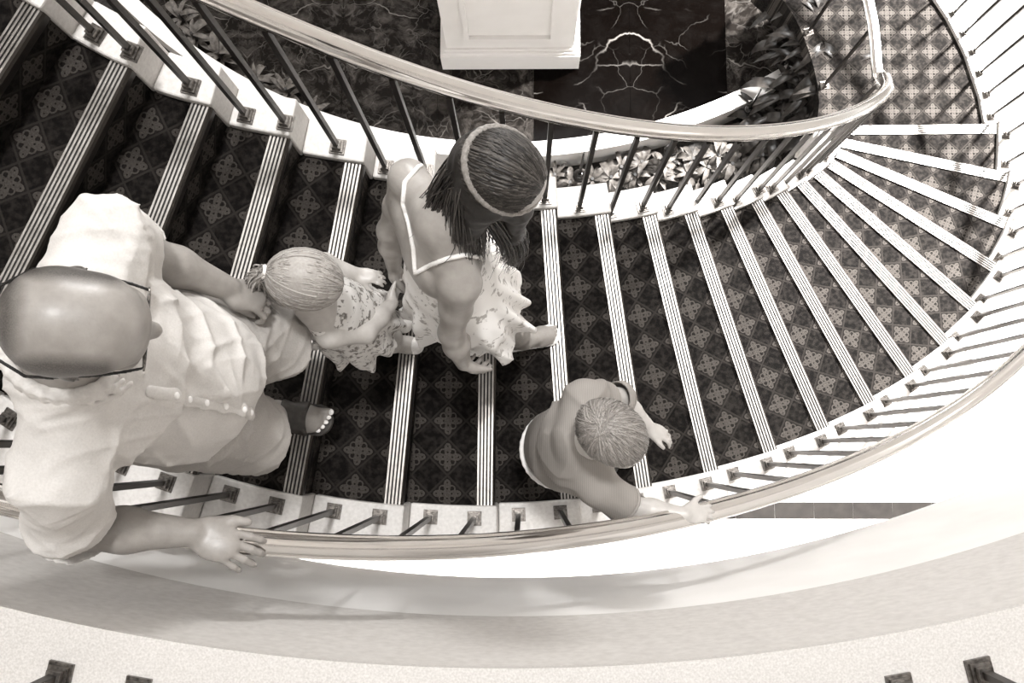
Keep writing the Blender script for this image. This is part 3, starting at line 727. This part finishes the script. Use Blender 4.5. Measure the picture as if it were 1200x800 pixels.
# ---------- the man
def make_man():
    root = empty('person', tuple(at(340, 490, T(4)))); tag(root, 'bald man in pale shirt and shorts gripping the outer handrail', 'person')
    b = Field(); hc = V(-.672, .186, 6.005); F, U = V(.90, -.02, -.42), V(.42, -.06, .9)
    neck = V(-.79, .178, 5.80)
    P, ax = add_head(b, hc, F, U, 1.0, neck, .062)
    SL, SR = V(-.775, .375, 5.70), V(-.845, -.035, 5.68)
    chest, belly, pel = V(-.825, .17, 5.56), V(-.80, .165, 5.36), V(-.85, .165, 5.24)
    b.ell(chest, (.12, .17, .17), None, .05); b.ell(belly, (.14, .150, .15), None, .05); b.ell(pel, (.13, .16, .11), None, .05)
    b.cone(neck, .062, SL, .055, .04); b.cone(neck, .062, SR, .055, .04); b.cone(neck, .07, chest, .10, .04)
    EL, WL = V(-.845, .428, 5.43), V(-.695, .372, 5.235)
    ER, WR = V(-.955, -.165, 5.42), V(-.722, -.182, 5.335)
    b.chain([SL, EL], [.056, .043], .02); b.chain([EL, EL*.55+WL*.45, WL], [.043, .044, .029], .02)
    b.chain([SR, ER], [.056, .044], .02); b.chain([ER, ER*.55+WR*.45, WR], [.046, .047, .030], .02)
    add_hand(b, WL, V(.75, -.22, -.62), V(-.3, -.35, -.85), -1, 1.0, (.75, .8, .85, .9), .05, (.85, -.1, .5))
    add_hand(b, WR, V(.86, -.34, -.06), V(-.05, -.25, -1), 1, 1.08, (.42, .48, .52, .6), .13, (.9, .45, .05))
    HL, KL, AL = V(-.85, .255, 5.25), V(-.655, .285, 4.93), V(-1.01, .275, 4.735)
    HR, KR, AR = V(-.85, .08, 5.25), V(-.715, .045, 4.93), V(-.752, .098, 4.575)
    b.chain([HL, KL], [.088, .06], .03); b.chain([KL, KL*.65+AL*.35, AL], [.056, .058, .036], .02)
    b.chain([HR, KR], [.088, .06], .03); b.chain([KR, KR*.65+AR*.35, AR], [.056, .058, .037], .02)
    fl_ = add_foot(b, AL, V(.92, .05, -.25), V(.25, 0, 1), 1.0)
    fr_ = add_foot(b, AR, V(.99, -.10, -.02), V(0, 0, 1), 1.0)
    # toes of the leading foot
    a, (f_, r_, u_) = AR, fr_
    for j, (o_, L, q) in enumerate(((-.026, .150, .0125), (-.010, .146, .009), (.004, .139, .0085), (.017, .130, .008), (.029, .119, .0075))):
        b.cone(a+f_*.105+r_*o_-u_*.062, q, a+f_*L+r_*o_*1.1-u_*.066, q*.95, .004)
    o = b.build('body', .0045, M['skin_man'], root)
    # cropped stubble round the sides and back of the head
    me = o.data; co = np.empty(len(me.vertices)*3, np.float32); me.vertices.foreach_get('co', co); co = co.reshape(-1, 3)
    q = co-hc; lf, lr, lu = q@ax[0], q@ax[1], q@ax[2]
    top = .118-.55*np.abs(lr)-.35*np.maximum(lf, 0)*2+.0
    st = np.clip(np.maximum((np.abs(lr)-.046-.010*(lr < 0)*0)/.02, (-lf-.062)/.03), 0, 1)*np.clip((.062-lf)/.02, 0, 1)*np.clip((lu+.06)/.02, 0, 1)*np.clip((.118-lu)/.02, 0, 1)*(np.linalg.norm(q, axis=1) < .17)
    at_ = me.attributes.new('stubble', 'FLOAT', 'POINT'); at_.data.foreach_set('value', (st*.95).astype(np.float32))
    eyes(root, P, list(ax), 1.0, M['iris'])
    # shirt
    s = Field()
    s.ell(chest+V(-.005, 0, .0), (.140, .188, .185), None, .06); s.ell(belly+V(.010, -.008, -.02), (.160, .170, .20), None, .06); s.ell(belly+V(.008, -.008, -.11), (.162, .176, .16), None, .05)
    s.cone(neck+V(-.01, 0, -.015), .073, SL+V(0, 0, .005), .067, .05); s.cone(neck+V(-.01, 0, -.015), .073, SR+V(0, 0, .005), .068, .05)
    ml, mr = SL*.30+EL*.70, SR*.22+ER*.78
    s.cone(SL, .067, EL, .078, .03); s.cone(SR, .068, ER, .084, .03)
    s.wave(folds(3, .004, 22, 6)); s.wave(creases(5, .0055, 20, 5, 2.5)); s.wave(creases(6, .0022, 42, 5, 2.5))
    s.cut((-.80, .17, 5.205), (.10, 0, -1))
    s.trim(ml, EL-SL, .13); s.trim(mr, ER-SR, .135)
    s.bore(ml-nz(EL-SL)*.05, .058, EL, .070, .004); s.bore(mr-nz(ER-SR)*.05, .060, ER, .074, .004)
    s.carve(neck+V(.03, 0, .055), (.085, .078, .07), [nz(V(1, 0, .5)), V(0, 1, 0), nz(V(-.5, 0, 1))], .01)
    sh = s.build('shirt', .005, M['shirt'], root)
    # collar
    cl = Field(); lv = ((.080, -.012), (.082, .012), (.085, .030), (.094, .030), (.101, .016), (.106, -.004))
    def cpt(th, r, h): return neck+V(.018, 0, .010)+V(math.cos(th)*r, math.sin(th)*r, -.42*r*math.cos(th)*1.0+h)
    ths = [math.radians(38+284*k/24) for k in range(25)]
    for th0, th1 in zip(ths[:-1], ths[1:]):
        for r_, h_ in lv: cl.cone(cpt(th0, r_, h_), .0055, cpt(th1, r_, h_), .0055, .006)
        for (r0, h0), (r1, h1) in zip(lv[:-1], lv[1:]): cl.cone(cpt(th0, r0, h0), .0055, cpt(th0, r1, h1), .0055, .006)
    cl.build('collar', .004, M['shirt'], root)
    # placket and buttons down the front
    pl = Field(); pts = []
    for k in range(8):
        t_ = k/7; z = 5.66-.43*t_; pts.append(surf(sh, V(.5, .105-.03*t_, z), V(-1, 0, 0), V(-.60, .13, z)))
    for k in range(7): pl.cone(pts[k], .014, pts[k+1], .014, .005, flat=(V(1, 0, .3), .35))
    pk = pl.build('placket', .004, M['shirt'], root)
    for k in range(1, 7):
        bt = Field(); bt.ell(pts[k]+V(.006, 0, .002), (.003, .0062, .0062), [nz(V(1, 0, .35)), V(0, 1, 0), nz(V(-.35, 0, 1))]); bt.build('button', .0018, M['button'], root)
    # shorts
    s = Field(); s.ell(pel+V(.0, 0, -.01), (.152, .182, .13), None, .05)
    s.cone(HL, .112, KL+V(.012, 0, .005), .092, .05); s.cone(HR+V(0, 0, -.01), .114, KR+V(.012, -.012, .0), .094, .05)
    s.wave(folds(8, .004, 26, 6)); s.wave(creases(9, .005, 20, 5, 2.5)); s.wave(creases(10, .002, 44, 5, 2.5))
    for H_, K_ in ((HL, KL), (HR, KR)): s.trim(K_+nz(K_-H_)*.012, K_-H_, .14); s.bore(K_-nz(K_-H_)*.05, .080, K_+nz(K_-H_)*.08, .086, .004)
    s.build('shorts', .005, M['shorts'], root)
    # sandals: sole and broad strap
    for a, (f_, r_, u_), nm in ((AR, fr_, 0), (AL, fl_, 1)):
        s = Field(); s.cone(a-f_*.045-u_*.083, .040, a+f_*.112-u_*.083, .050, .02, flat=(u_, .22)); sd = s.build('sandal', .004, M['dark_leather'], root)
        s = Field(); add_foot(s, a+u_*.001, f_, u_, 1.0); s.wave(lambda x, y, z: np.full(np.broadcast(x, y, z).shape, -.006)); s.cut(a+f_*.090, f_); s.cut(a+f_*.020, -f_); s.cut(a-u_*.086, -u_)
        st_ = s.build('strap', .0035, M['dark_leather'], root)
    for j, (o_, L) in enumerate(((-.028, .156), (-.011, .150), (.0045, .143), (.019, .134), (.032, .122))):
        nl = Field(); f_, r_, u_ = fr_; nl.ell(AR+f_*L+r_*o_-u_*(.0575 if j == 0 else .0605), V(.006, .0075 if j == 0 else .005, .002), [f_, r_, u_]); nl.build('toenail', .0016, M['nail'], root)
    # spectacles with a cord round the neck
    g = Field(); s_ = 1.0
    for sg in (-1, 1):
        g.chain([P(.092, sg*.062, -.008), P(.07, sg*.068, -.008), P(.03, sg*.0765, -.006), P(-.012, sg*.081, .004), P(-.03, sg*.083, -.018)], [.0028, .0028, .0028, .0026, .002], .001)
        fr = [P(.096, sg*.034+.029*math.cos(t_), -.018+.021*math.sin(t_)) for t_ in np.linspace(0, 6.283, 15)]
        g.chain(fr, [.0022]*15, .001)
    g.cone(P(.102, -.008, -.012), .0024, P(.102, .008, -.012), .0024, .001)
    gl = g.build('spectacles', .0022, M['black_plastic'], root)
    for sg in (-1, 1):
        l_ = Field(); l_.ell(P(.096, sg*.034, -.018), V(.0018, .028, .019), list(ax)); l_.build('lens', .0018, M['lens'], root)
    c_ = Field(); cp = [P(-.03, -.083, -.018), P(-.07, -.082, -.05), P(-.115, -.055, -.075), P(-.125, 0, -.082), P(-.115, .055, -.075), P(-.07, .082, -.05), P(-.03, .083, -.018)]
    c_.chain(cp, [.003]*7, .001); c_.build('spectacle_cord', .0022, M['black_plastic'], root)
    # ring on the rail hand and watch-free wrist
    return root
def basis_axes(d):
    d = nz(d); u = nz(np.cross(d, V(.3, .1, .9))); return [u, np.cross(d, u), d]
def surf(o, org, dr, fallback):
    ok, loc, nrm, idx = o.ray_cast(Vector(org), Vector(dr)); return np.array(loc) if ok else fallback

# ---------- the young woman in the sundress
def make_woman():
    root = empty('person', tuple(at(600, 400, T(7)))); tag(root, 'brown-haired girl in white floral sundress with straps, holding the small child\'s hand', 'person')
    b = Field(); hc = V(-.052, .568, 5.485); F, U = V(.74, -.42, -.50), V(.40, -.12, .9)
    neck = V(-.185, .512, 5.315)
    P, ax = add_head(b, hc, F, U, .90, neck, .050)
    SL, SR = V(-.275, .632, 5.235), V(-.150, .385, 5.225)
    chest, waist, pel = V(-.205, .495, 5.12), V(-.195, .455, 4.97), V(-.185, .425, 4.86)
    yaw = [nz(V(.90, .38, 0)), nz(V(-.38, .90, 0)), V(0, 0, 1)]
    b.ell(chest, (.085, .125, .15), yaw, .05); b.ell(waist, (.08, .105, .11), yaw, .05); b.ell(pel, (.10, .13, .10), yaw, .05)
    b.cone(neck, .047, SL, .040, .04); b.cone(neck, .047, SR, .040, .04); b.cone(neck, .05, chest, .08, .04)
    for q in (V(-.245, .575, 5.16), V(-.185, .44, 5.155)): b.ell(q+V(-.045, -.02, 0), (.03, .05, .075), yaw, .03)       # shoulder blades
    EL, WL = V(-.352, .565, 5.00), V(-.368, .508, 4.805)
    ER, WR = V(-.190, .298, 4.985), V(-.168, .232, 4.825)
    b.chain([SL, SL*.5+EL*.5, EL], [.044, .036, .031], .02); b.chain([EL, EL*.6+WL*.4, WL], [.031, .032, .021], .02)
    b.chain([SR, SR*.5+ER*.5, ER], [.046, .038, .032], .02); b.chain([ER, ER*.6+WR*.4, WR], [.032, .033, .021], .02)
    add_hand(b, WL, V(.05, -.30, -.9), V(.9, -.2, .1), 1, .82, (.7, .75, .8, .85), .05, (.7, .3, .6))
    add_hand(b, WR, V(.28, -.10, -.95), V(.6, .75, -.1), 1, .82, (.45, .5, .55, .6), .05, (.8, .4, .4))
    HL, KL, AL = V(-.21, .49, 4.85), V(-.13, .47, 4.52), V(-.205, .43, 4.25)
    HR, KR, AR = V(-.165, .37, 4.85), V(-.045, .375, 4.48), V(-.005, .385, 4.095)
    b.chain([HL, KL], [.076, .047], .03); b.chain([KL, KL*.65+AL*.35, AL], [.045, .046, .028], .02)
    b.chain([HR, KR], [.076, .047], .03); b.chain([KR, KR*.65+AR*.35, AR], [.045, .046, .028], .02)
    add_foot(b, AL, V(.97, .0, -.1), V(.1, 0, 1), .86); fr_ = add_foot(b, AR, V(.97, .22, -.05), V(0, 0, 1), .86)
    for j, (o_, L) in enumerate(((-.022, .128), (-.008, .126), (.004, .12), (.015, .112), (.025, .103))):
        f_, r_, u_ = fr_; b.cone(AR+f_*.09+r_*o_-u_*.053, .008, AR+f_*L+r_*o_*1.1-u_*.056, .0072, .004)
    body = b.build('body', .0042, M['skin_woman'], root); eyes(root, P, list(ax), .90, M['iris'])
    for a in (AL, AR):
        f_, r_, u_ = fr_; s = Field(); s.cone(a-f_*.04-u_*.071, .032, a+f_*.10-u_*.071, .040, .02, flat=(u_, .2)); s.build('flip_flop', .004, M['white_cotton'], root)
    # sundress: low back, flared ruffled skirt
    s = Field(); s.ell(chest+V(.012, .004, -.05), (.092, .130, .115), yaw, .04); s.ell(waist, (.095, .122, .12), yaw, .05); s.ell(pel+V(.005, 0, -.02), (.122, .150, .13), yaw, .05)
    s.cone(waist+V(0, 0, -.02), .105, V(-.172, .430, 4.80), .140, .05); s.cone(V(-.172, .430, 4.82), .140, V(-.160, .428, 4.67), .168, .03)
    c0 = V(-.165, .428)
    def ruf(x, y, z):
        th = np.arctan2(y-c0[1], x-c0[0]); a = np.clip((4.97-z)/.28, 0, 1); return a*(.013*np.sin(th*11+2*np.sin(th*2)+z*5)+.006*np.sin(th*19+z*12)+.01*np.sin(th*3+1))
    s.wave(ruf)
    s.cut((-.2, .45, 4.648), (0, 0, -1)); s.cut(chest+V(-.035, -.01, .02), V(-.62, -.25, .75)); s.cut(chest+V(.02, 0, .045), V(.05, 0, 1))
    s.wave(folds(12, .002, 60, 5)); dr = s.build('sundress', .0045, M['dress_w'], root)
    # straps lie on the skin
    def drape(pts, r=.0052):
        out = []
        for i in range(len(pts)-1):
            for t_ in np.linspace(0, 1, 6, endpoint=(i == len(pts)-2)):
                uv = np.array(pts[i])*(1-t_)+np.array(pts[i+1])*t_; o_ = Vector((0, 0, CAMZ))
                ok, l_, n_, _ = body.ray_cast(o_, (at(uv[0], uv[1], 3.0)-o_).normalized())
                if ok and l_.z > 4.9: out.append(np.array(l_)+np.array(n_)*.002)
        f_ = Field(); f_.chain(out, [r]*len(out), .004); return f_
    drape([(487, 318), (485, 290), (480, 262), (473, 238), (475, 214), (490, 196), (508, 188)]).build('strap', .003, M['white_cotton'], root)
    drape([(487, 320), (505, 310), (525, 302), (545, 298), (562, 302), (572, 310)]).build('strap', .003, M['white_cotton'], root)
    # long brown hair: cap shell, then strands over the shoulders
    ax_ = list(ax); rad = V(.103, .083, .098)*.90; c = P(-.014, 0, .028)
    hs = Field(); hs.ell(c, rad*1.05, ax_, .02); hs.ell(P(-.05, 0, -.02), V(.066, .080, .085)*.9, ax_, .03); hs.carve(P(.115, 0, -.055), V(.075, .075, .090)*.9, ax_, .02)
    locks = [[V(-.10, .555, 5.46), V(-.165, .545, 5.375), V(-.205, .525, 5.26)], [V(-.085, .525, 5.45), V(-.135, .490, 5.34), V(-.135, .462, 5.21)], [V(-.012, .512, 5.43), V(-.025, .486, 5.31), V(-.038, .474, 5.12)]]
    for L, rs in zip(locks, ([.050, .030, .006], [.048, .030, .006], [.032, .018, .004])): hs.chain(L, rs, .03)
    hs.wave(folds(21, .0016, 150, 5)); hs.build('hair', .004, BR[0], root)
    rg = random.Random(4); paths = []
    for k in range(1100):
        yy = rg.uniform(-1, 1); d0 = V(.80-.25*abs(yy)+rg.uniform(-.35, .1), yy*.75, .75*(1-yy*yy)+.15); d1 = V(-.75+rg.uniform(-.15, .3), yy*.85, -.25+rg.uniform(-.2, .15))
        pth = arc_on(c, ax_, rad, d0, d1, 8, 1.06+rg.uniform(-.005, .03)); e = pth[-1]
        li = 0 if (yy < -.15 or rg.random() < .25) else (1 if rg.random() < .6 else 2); L = locks[li]; j = V(rg.gauss(0, 1), rg.gauss(0, 1), 0); sg = (.022, .020, .013)[li]
        m_ = L[1]+nz(j+1e-6)*(.05, .05, .034)[li]*rg.uniform(.4, 1.1)+V(0, 0, .02); t2 = L[2]+j*sg*1.0+V(0, 0, rg.gauss(-.045, .05))
        if rg.random() < .06: t2 = t2+V(rg.gauss(-.02, .02), rg.gauss(0, .03), .03)
        ctl = 2*m_-(e+t2)*.5; ctl = ctl*.75+m_*.25
        for t_ in np.linspace(.12, 1, 8): pth.append(e*(1-t_)**2+2*ctl*t_*(1-t_)+t2*t_*t_)
        paths.append(pth)
    for k in range(380):
        sd = rg.choice((1, 1, 1, -1)); d0 = V(rg.uniform(-.7, .45), .9*sd, rg.uniform(-.1, .5)); d1 = V(d0[0]*.7-.35, .85*sd, -.45+rg.uniform(-.2, .2))
        pth = arc_on(c, ax_, rad, d0, d1, 5, 1.065+rg.uniform(-.005, .03)); e = pth[-1]
        L = locks[0] if sd < 0 else locks[2 if d0[0] > .0 else 1]; m_ = L[1]+V(rg.gauss(0, .02), -.03+rg.gauss(0, .012), .02); t2 = L[2]+V(rg.gauss(0, .016), rg.gauss(0, .014), rg.gauss(-.02, .035))
        for t_ in np.linspace(.14, 1, 8): pth.append(e*(1-t_)**2+2*m_*t_*(1-t_)+t2*t_*t_)
        paths.append(pth)
    strands('hair_strands', root, paths, .0024, BR, 5)
    # fabric headband
    hb = Field(); n_ = 28
    bp_ = []
    for k in range(n_+1):
        t_ = 2*math.pi*k/n_; d = nz(V(math.cos(t_), math.sin(t_), .16-.10*math.cos(t_)))
        bp_.append(c+sum(ax_[j]*d[j]*rad[j]*1.075 for j in range(3)))
    for k in range(n_): hb.cone(bp_[k], .009, bp_[k+1], .009, .003)
    hb.build('headband', .0035, M['band'], root)
    return root
M['band'] = plain('woven_headband', .52, .6, nscale=180, namt=.08)

# ---------- the small child with the ponytail
def make_girl():
    root = empty('person', tuple(at(465, 395, T(5)))); tag(root, 'small blond child with ponytail in grey floral dress, one arm raised to hold a hand', 'person')
    b = Field(); hc = V(-.525, .398, 5.185); F, U = V(.86, -.12, -.48), V(.48, -.05, .88)
    neck = V(-.535, .365, 5.045)
    P, ax = add_head(b, hc, F, U, .80, neck, .040, 1.06, .9); ax_ = list(ax)
    SL, SR = V(-.512, .445, 5.005), V(-.505, .290, 4.995)
    chest, pel = V(-.505, .365, 4.93), V(-.475, .355, 4.73)
    b.ell(chest, (.065, .085, .11), None, .04); b.ell(V(-.49, .36, 4.83), (.068, .08, .09), None, .04); b.ell(pel, (.07, .085, .07), None, .04)
    b.cone(neck, .036, SL, .030, .03); b.cone(neck, .036, SR, .030, .03); b.cone(neck, .04, chest, .06, .03)
    ER, WR = V(-.425, .305, 4.915), V(-.372, .405, 4.80)
    EL, WL = V(-.49, .485, 4.90), V(-.455, .470, 4.885)
    EL = V(-.535, .492, 4.935)
    b.chain([SR, ER], [.031, .026], .015); b.chain([ER, ER*.5+WR*.5, WR], [.026, .026, .018], .015)
    b.chain([SL, EL], [.031, .026], .015); b.chain([EL, WL], [.026, .018], .015)
    add_hand(b, WR, V(.10, .85, -.45), V(.85, .1, .3), -1, .55, (.6, .6, .6, .6), .05, (.7, .5, .4)); add_hand(b, WL, V(.93, -.10, .05), V(0, -.2, -1), -1, .55, (.5, .55, .6, .6), .08, (.7, .6, .3))
    feet = []
    for (H, K, A) in ((V(-.475, .395, 4.73), V(-.435, .40, 4.54), V(-.470, .410, 4.365)), (V(-.465, .325, 4.73), V(-.415, .335, 4.54), V(-.432, .340, 4.365))):
        b.chain([H, K], [.052, .035], .02); b.chain([K, K*.6+A*.4, A], [.034, .035, .025], .02); add_foot(b, A+V(0, 0, .012), V(.98, -.08, 0), V(0, 0, 1), .62); feet.append(A)
    b.build('body', .0038, M['skin_child'], root); eyes(root, P, ax_, .80, M['iris'])
    for A in feet:
        s = Field(); f_, r_, u_ = nz(V(.98, -.08, 0)), nz(V(-.08, -.98, 0)), V(0, 0, 1)
        s.cone(A-f_*.03-u_*.030, .024, A+f_*.072-u_*.028, .028, .01, flat=(u_, .62)); s.cone(A+f_*.05-u_*.022, .022, A+f_*.074-u_*.022, .024, .01)
        sh = s.build('shoe', .003, M['white_cotton'], root)
    s = Field(); s.ell(chest+V(0, 0, .008), (.076, .094, .118), None, .03)
    for A_ in (SL, SR): s.cone(neck+V(-.01, 0, -.02), .036, A_*.75+neck*.25, .034, .02)
    s.cone(V(-.495, .36, 4.87), .085, V(-.490, .360, 4.76), .106, .04); s.cone(V(-.490, .360, 4.78), .105, V(-.488, .362, 4.67), .124, .03)
    def ruf(x, y, z):
        th = np.arctan2(y-.362, x+.489); a = np.clip((4.86-z)/.2, 0, 1); return a*(.011*np.sin(th*9+z*9)+.005*np.sin(th*17))
    s.wave(ruf); s.wave(folds(31, .002, 70, 5)); s.cut((-.47, .34, 4.65), (.2, 0, -1)); s.carve(neck+V(.012, 0, .034), (.048, .048, .044), None, .006)
    s.build('dress', .004, M['dress_g'], root)
    # hair drawn back into a ponytail
    rad = V(.104, .083, .098)*.80*1.06; c = P(-.012, 0, .027)
    hs = Field(); hs.ell(c, rad*1.035, ax_, .02); hs.carve(P(.115, 0, -.06), V(.075, .08, .085)*.8, ax_, .02); hs.carve(P(.0, 0, -.115), V(.12, .09, .07)*.8, ax_, .02); hs.build('hair', .0035, BL[1], root)
    rg = random.Random(9); paths = []; tie_d = V(-.93, -.0, -.12); tie = c+sum(ax_[j]*nz(tie_d)[j]*rad[j]*1.08 for j in range(3))
    for k in range(600):
        th = rg.uniform(-math.pi, math.pi); d0 = V(.80+.1*math.cos(th), .75*math.sin(th), .55*math.cos(th)-.05)
        if abs(d0[1]) > .5: d0[0] = .35; 
        if d0[2] < -.3: d0 = V(-.1, .9*math.copysign(1, d0[1]), -.5)
        paths.append(arc_on(c, ax_, rad, d0+V(rg.gauss(0, .16), rg.gauss(0, .16), rg.gauss(0, .2)), tie_d+V(0, rg.gauss(0, .06), rg.gauss(0, .06)), 9, 1.04+rg.uniform(-.005, .02)))
    strands('hair_strands', root, paths, .0018, BL, 8)
    paths = []
    for k in range(260):
        e = tie+V(rg.gauss(0, .006), rg.gauss(0, .006), rg.gauss(0, .006)); tg = tie+V(rg.gauss(-.030, .026), rg.gauss(-.030, .026), -.18+rg.gauss(0, .025)); p1 = tie+V(-.055+rg.gauss(0, .016), -.012+rg.gauss(0, .02), -.01+rg.gauss(0, .012))
        paths.append([(e*(1-t_)**2+2*p1*t_*(1-t_)+tg*t_*t_) for t_ in np.linspace(0, 1, 7)])
    strands('ponytail', root, paths, .0026, BL, 11)
    tf = Field(); 
    tp = [tie+sum(v_*q for v_, q in zip((ax_[1], ax_[2]), (.013*math.cos(t_), .013*math.sin(t_)))) for t_ in np.linspace(0, 6.283, 11)]; tf.chain(tp, [.005]*11, .002); tf.build('hair_tie', .0025, M['white_cotton'], root)
    return root

# ---------- the boy
def make_boy():
    root = empty('person', tuple(at(690, 525, T(8)))); tag(root, 'sandy-haired boy in grey T-shirt reaching for the outer handrail ahead of the others', 'person')
    b = Field(); hc = V(.228, .034, 4.965); F, U = V(.78, -.62, -.08), V(.04, -.05, 1.0)
    neck = V(.165, .022, 4.825)
    P, ax = add_head(b, hc, F, U, .87, neck, .042, 1.05, .9); ax_ = list(ax)
    SL, SR = V(.165, .135, 4.765), V(.205, -.105, 4.76)
    chest, pel = V(.165, .01, 4.67), V(.135, .005, 4.42)
    b.ell(chest, (.08, .115, .13), None, .04); b.ell(V(.15, .005, 4.54), (.078, .10, .11), None, .04); b.ell(pel, (.085, .105, .08), None, .04)
    b.cone(neck, .04, SL, .034, .03); b.cone(neck, .04, SR, .034, .03); b.cone(neck, .042, chest, .07, .03)
    ER, WR = V(.300, -.165, 4.675), V(.452, -.186, 4.700)
    EL, WL = V(.275, .145, 4.64), V(.375, .060, 4.565)
    b.chain([SR, ER], [.036, .030], .015); b.chain([ER, ER*.6+WR*.4, WR], [.030, .030, .020], .015)
    b.chain([SL, EL], [.036, .030], .015); b.chain([EL, EL*.6+WL*.4, WL], [.030, .030, .020], .015)
    add_hand(b, WR, V(.98, .02, -.16), V(0, -.25, -1), 1, .70, (.45, .5, .55, .65), .14, (.8, .7, .0)); add_hand(b, WL, V(.85, -.30, -.35), V(0, -.5, -.8), -1, .66, (.4, .45, .5, .55), .08, (.8, .6, .1))
    feet = []
    for (H, K, A) in ((V(.14, .06, 4.42), V(.22, .065, 4.14), V(.235, .06, 3.905)), (V(.14, -.05, 4.42), V(.26, -.045, 4.13), V(.30, -.04, 3.905))):
        b.chain([H, K], [.065, .043], .02); b.chain([K, K*.6+A*.4, A], [.042, .042, .028], .02); add_foot(b, A+V(0, 0, .01), V(1, 0, 0), V(0, 0, 1), .74); feet.append(A)
    b.build('body', .0040, M['skin_child'], root); eyes(root, P, ax_, .87, M['iris'])
    for A in feet:
        s = Field(); s.cone(A+V(-.035, 0, -.035), .030, A+V(.085, 0, -.034), .034, .01, flat=(V(0, 0, 1), .75)); s.build('shoe', .0035, M['dark_leather'], root)
    s = Field(); s.ell(pel+V(0, 0, -.01), (.10, .12, .09), None, .03)
    for (H, K) in ((V(.14, .06, 4.42), V(.22, .065, 4.14)), (V(.14, -.05, 4.42), V(.26, -.045, 4.13))): s.cone(H, .080, K, .066, .03)
    s.build('shorts', .0045, M['navy'], root)
    s = Field(); s.ell(chest+V(-.012, 0, .0), (.102, .135, .145), None, .05); s.ell(V(.135, .003, 4.53), (.108, .128, .13), None, .05); s.cone(V(.13, .003, 4.52), .105, V(.122, .0, 4.42), .118, .04)
    s.cone(neck+V(-.012, 0, -.015), .052, SL, .050, .04); s.cone(neck+V(-.012, 0, -.015), .052, SR, .050, .04)
    s.cone(SL, .050, EL, .052, .02); s.cone(SR, .050, ER, .055, .02)
    s.wave(folds(41, .003, 30, 6)); s.wave(creases(42, .0035, 26, 5, 2.5)); s.cut((.12, 0, 4.395), (-.1, 0, -1)); s.carve(neck+V(.028, -.006, .045), (.05, .05, .045), None, .006)
    s.trim(SR*.2+ER*.8, ER-SR, .068); s.trim(SL*.35+EL*.65, EL-SL, .066); s.bore(SR*.45+ER*.55, .040, ER, .048, .003); s.bore(SL*.6+EL*.4, .040, EL, .046, .003)
    s.build('t_shirt', .0045, M['tee'], root)
    hm = Field(); hp = [V(.116+.126*math.cos(t_), -.004+.122*math.sin(t_), 4.398) for t_ in np.linspace(0, 6.283, 33)]
    for k in range(32): hm.cone(hp[k], .008, hp[k+1], .008, .004)
    hm.build('hem', .004, M['white_cotton'], root)
    cf = SR*.25+ER*.75; u_, w_, d_ = basis_axes(ER-SR); cu = Field(); cp = [cf+d_*.012+(u_*math.cos(t_)+w_*math.sin(t_))*.050 for t_ in np.linspace(0, 6.283, 21)]; cu.chain(cp, [.006]*21, .003); cu.build('sleeve_cuff', .0035, M['tee'], root)
    # short tousled hair, whorl at the crown
    rad = V(.104, .083, .098)*.87*1.05; c = P(-.012, 0, .027)
    hs = Field(); hs.ell(c, rad*1.05, ax_, .02); hs.carve(P(.118, 0, -.06), V(.075, .085, .085)*.87, ax_, .02); hs.ell(P(-.055, 0, -.03), V(.058, .070, .08)*.87, ax_, .02); hs.carve(P(.03, 0, -.125), V(.10, .10, .07)*.87, ax_, .02); hs.wave(folds(51, .002, 120, 5)); hs.build('hair', .0038, BS[0], root)
    rg = random.Random(19); paths = []; crown = V(-.42, .1, .9)
    for k in range(800):
        th = rg.uniform(-math.pi, math.pi); d1 = V(math.cos(th), math.sin(th), rg.uniform(-.15, .45)); 
        if d1[0] > .4: d1[2] = max(d1[2], .25)
        d0 = nz(crown)*(1-.25*rg.random())+V(rg.gauss(0, .12), rg.gauss(0, .12), 0)+.3*rg.random()*d1
        tw = V(-d1[1], d1[0], 0)*.25
        paths.append(arc_on(c, ax_, rad, d0, d1+tw, 6, 1.05+rg.uniform(-.01, .035), .03))
    strands('hair_strands', root, paths, .0020, BS, 23)
    return root
make_man(); make_woman(); make_girl(); make_boy()
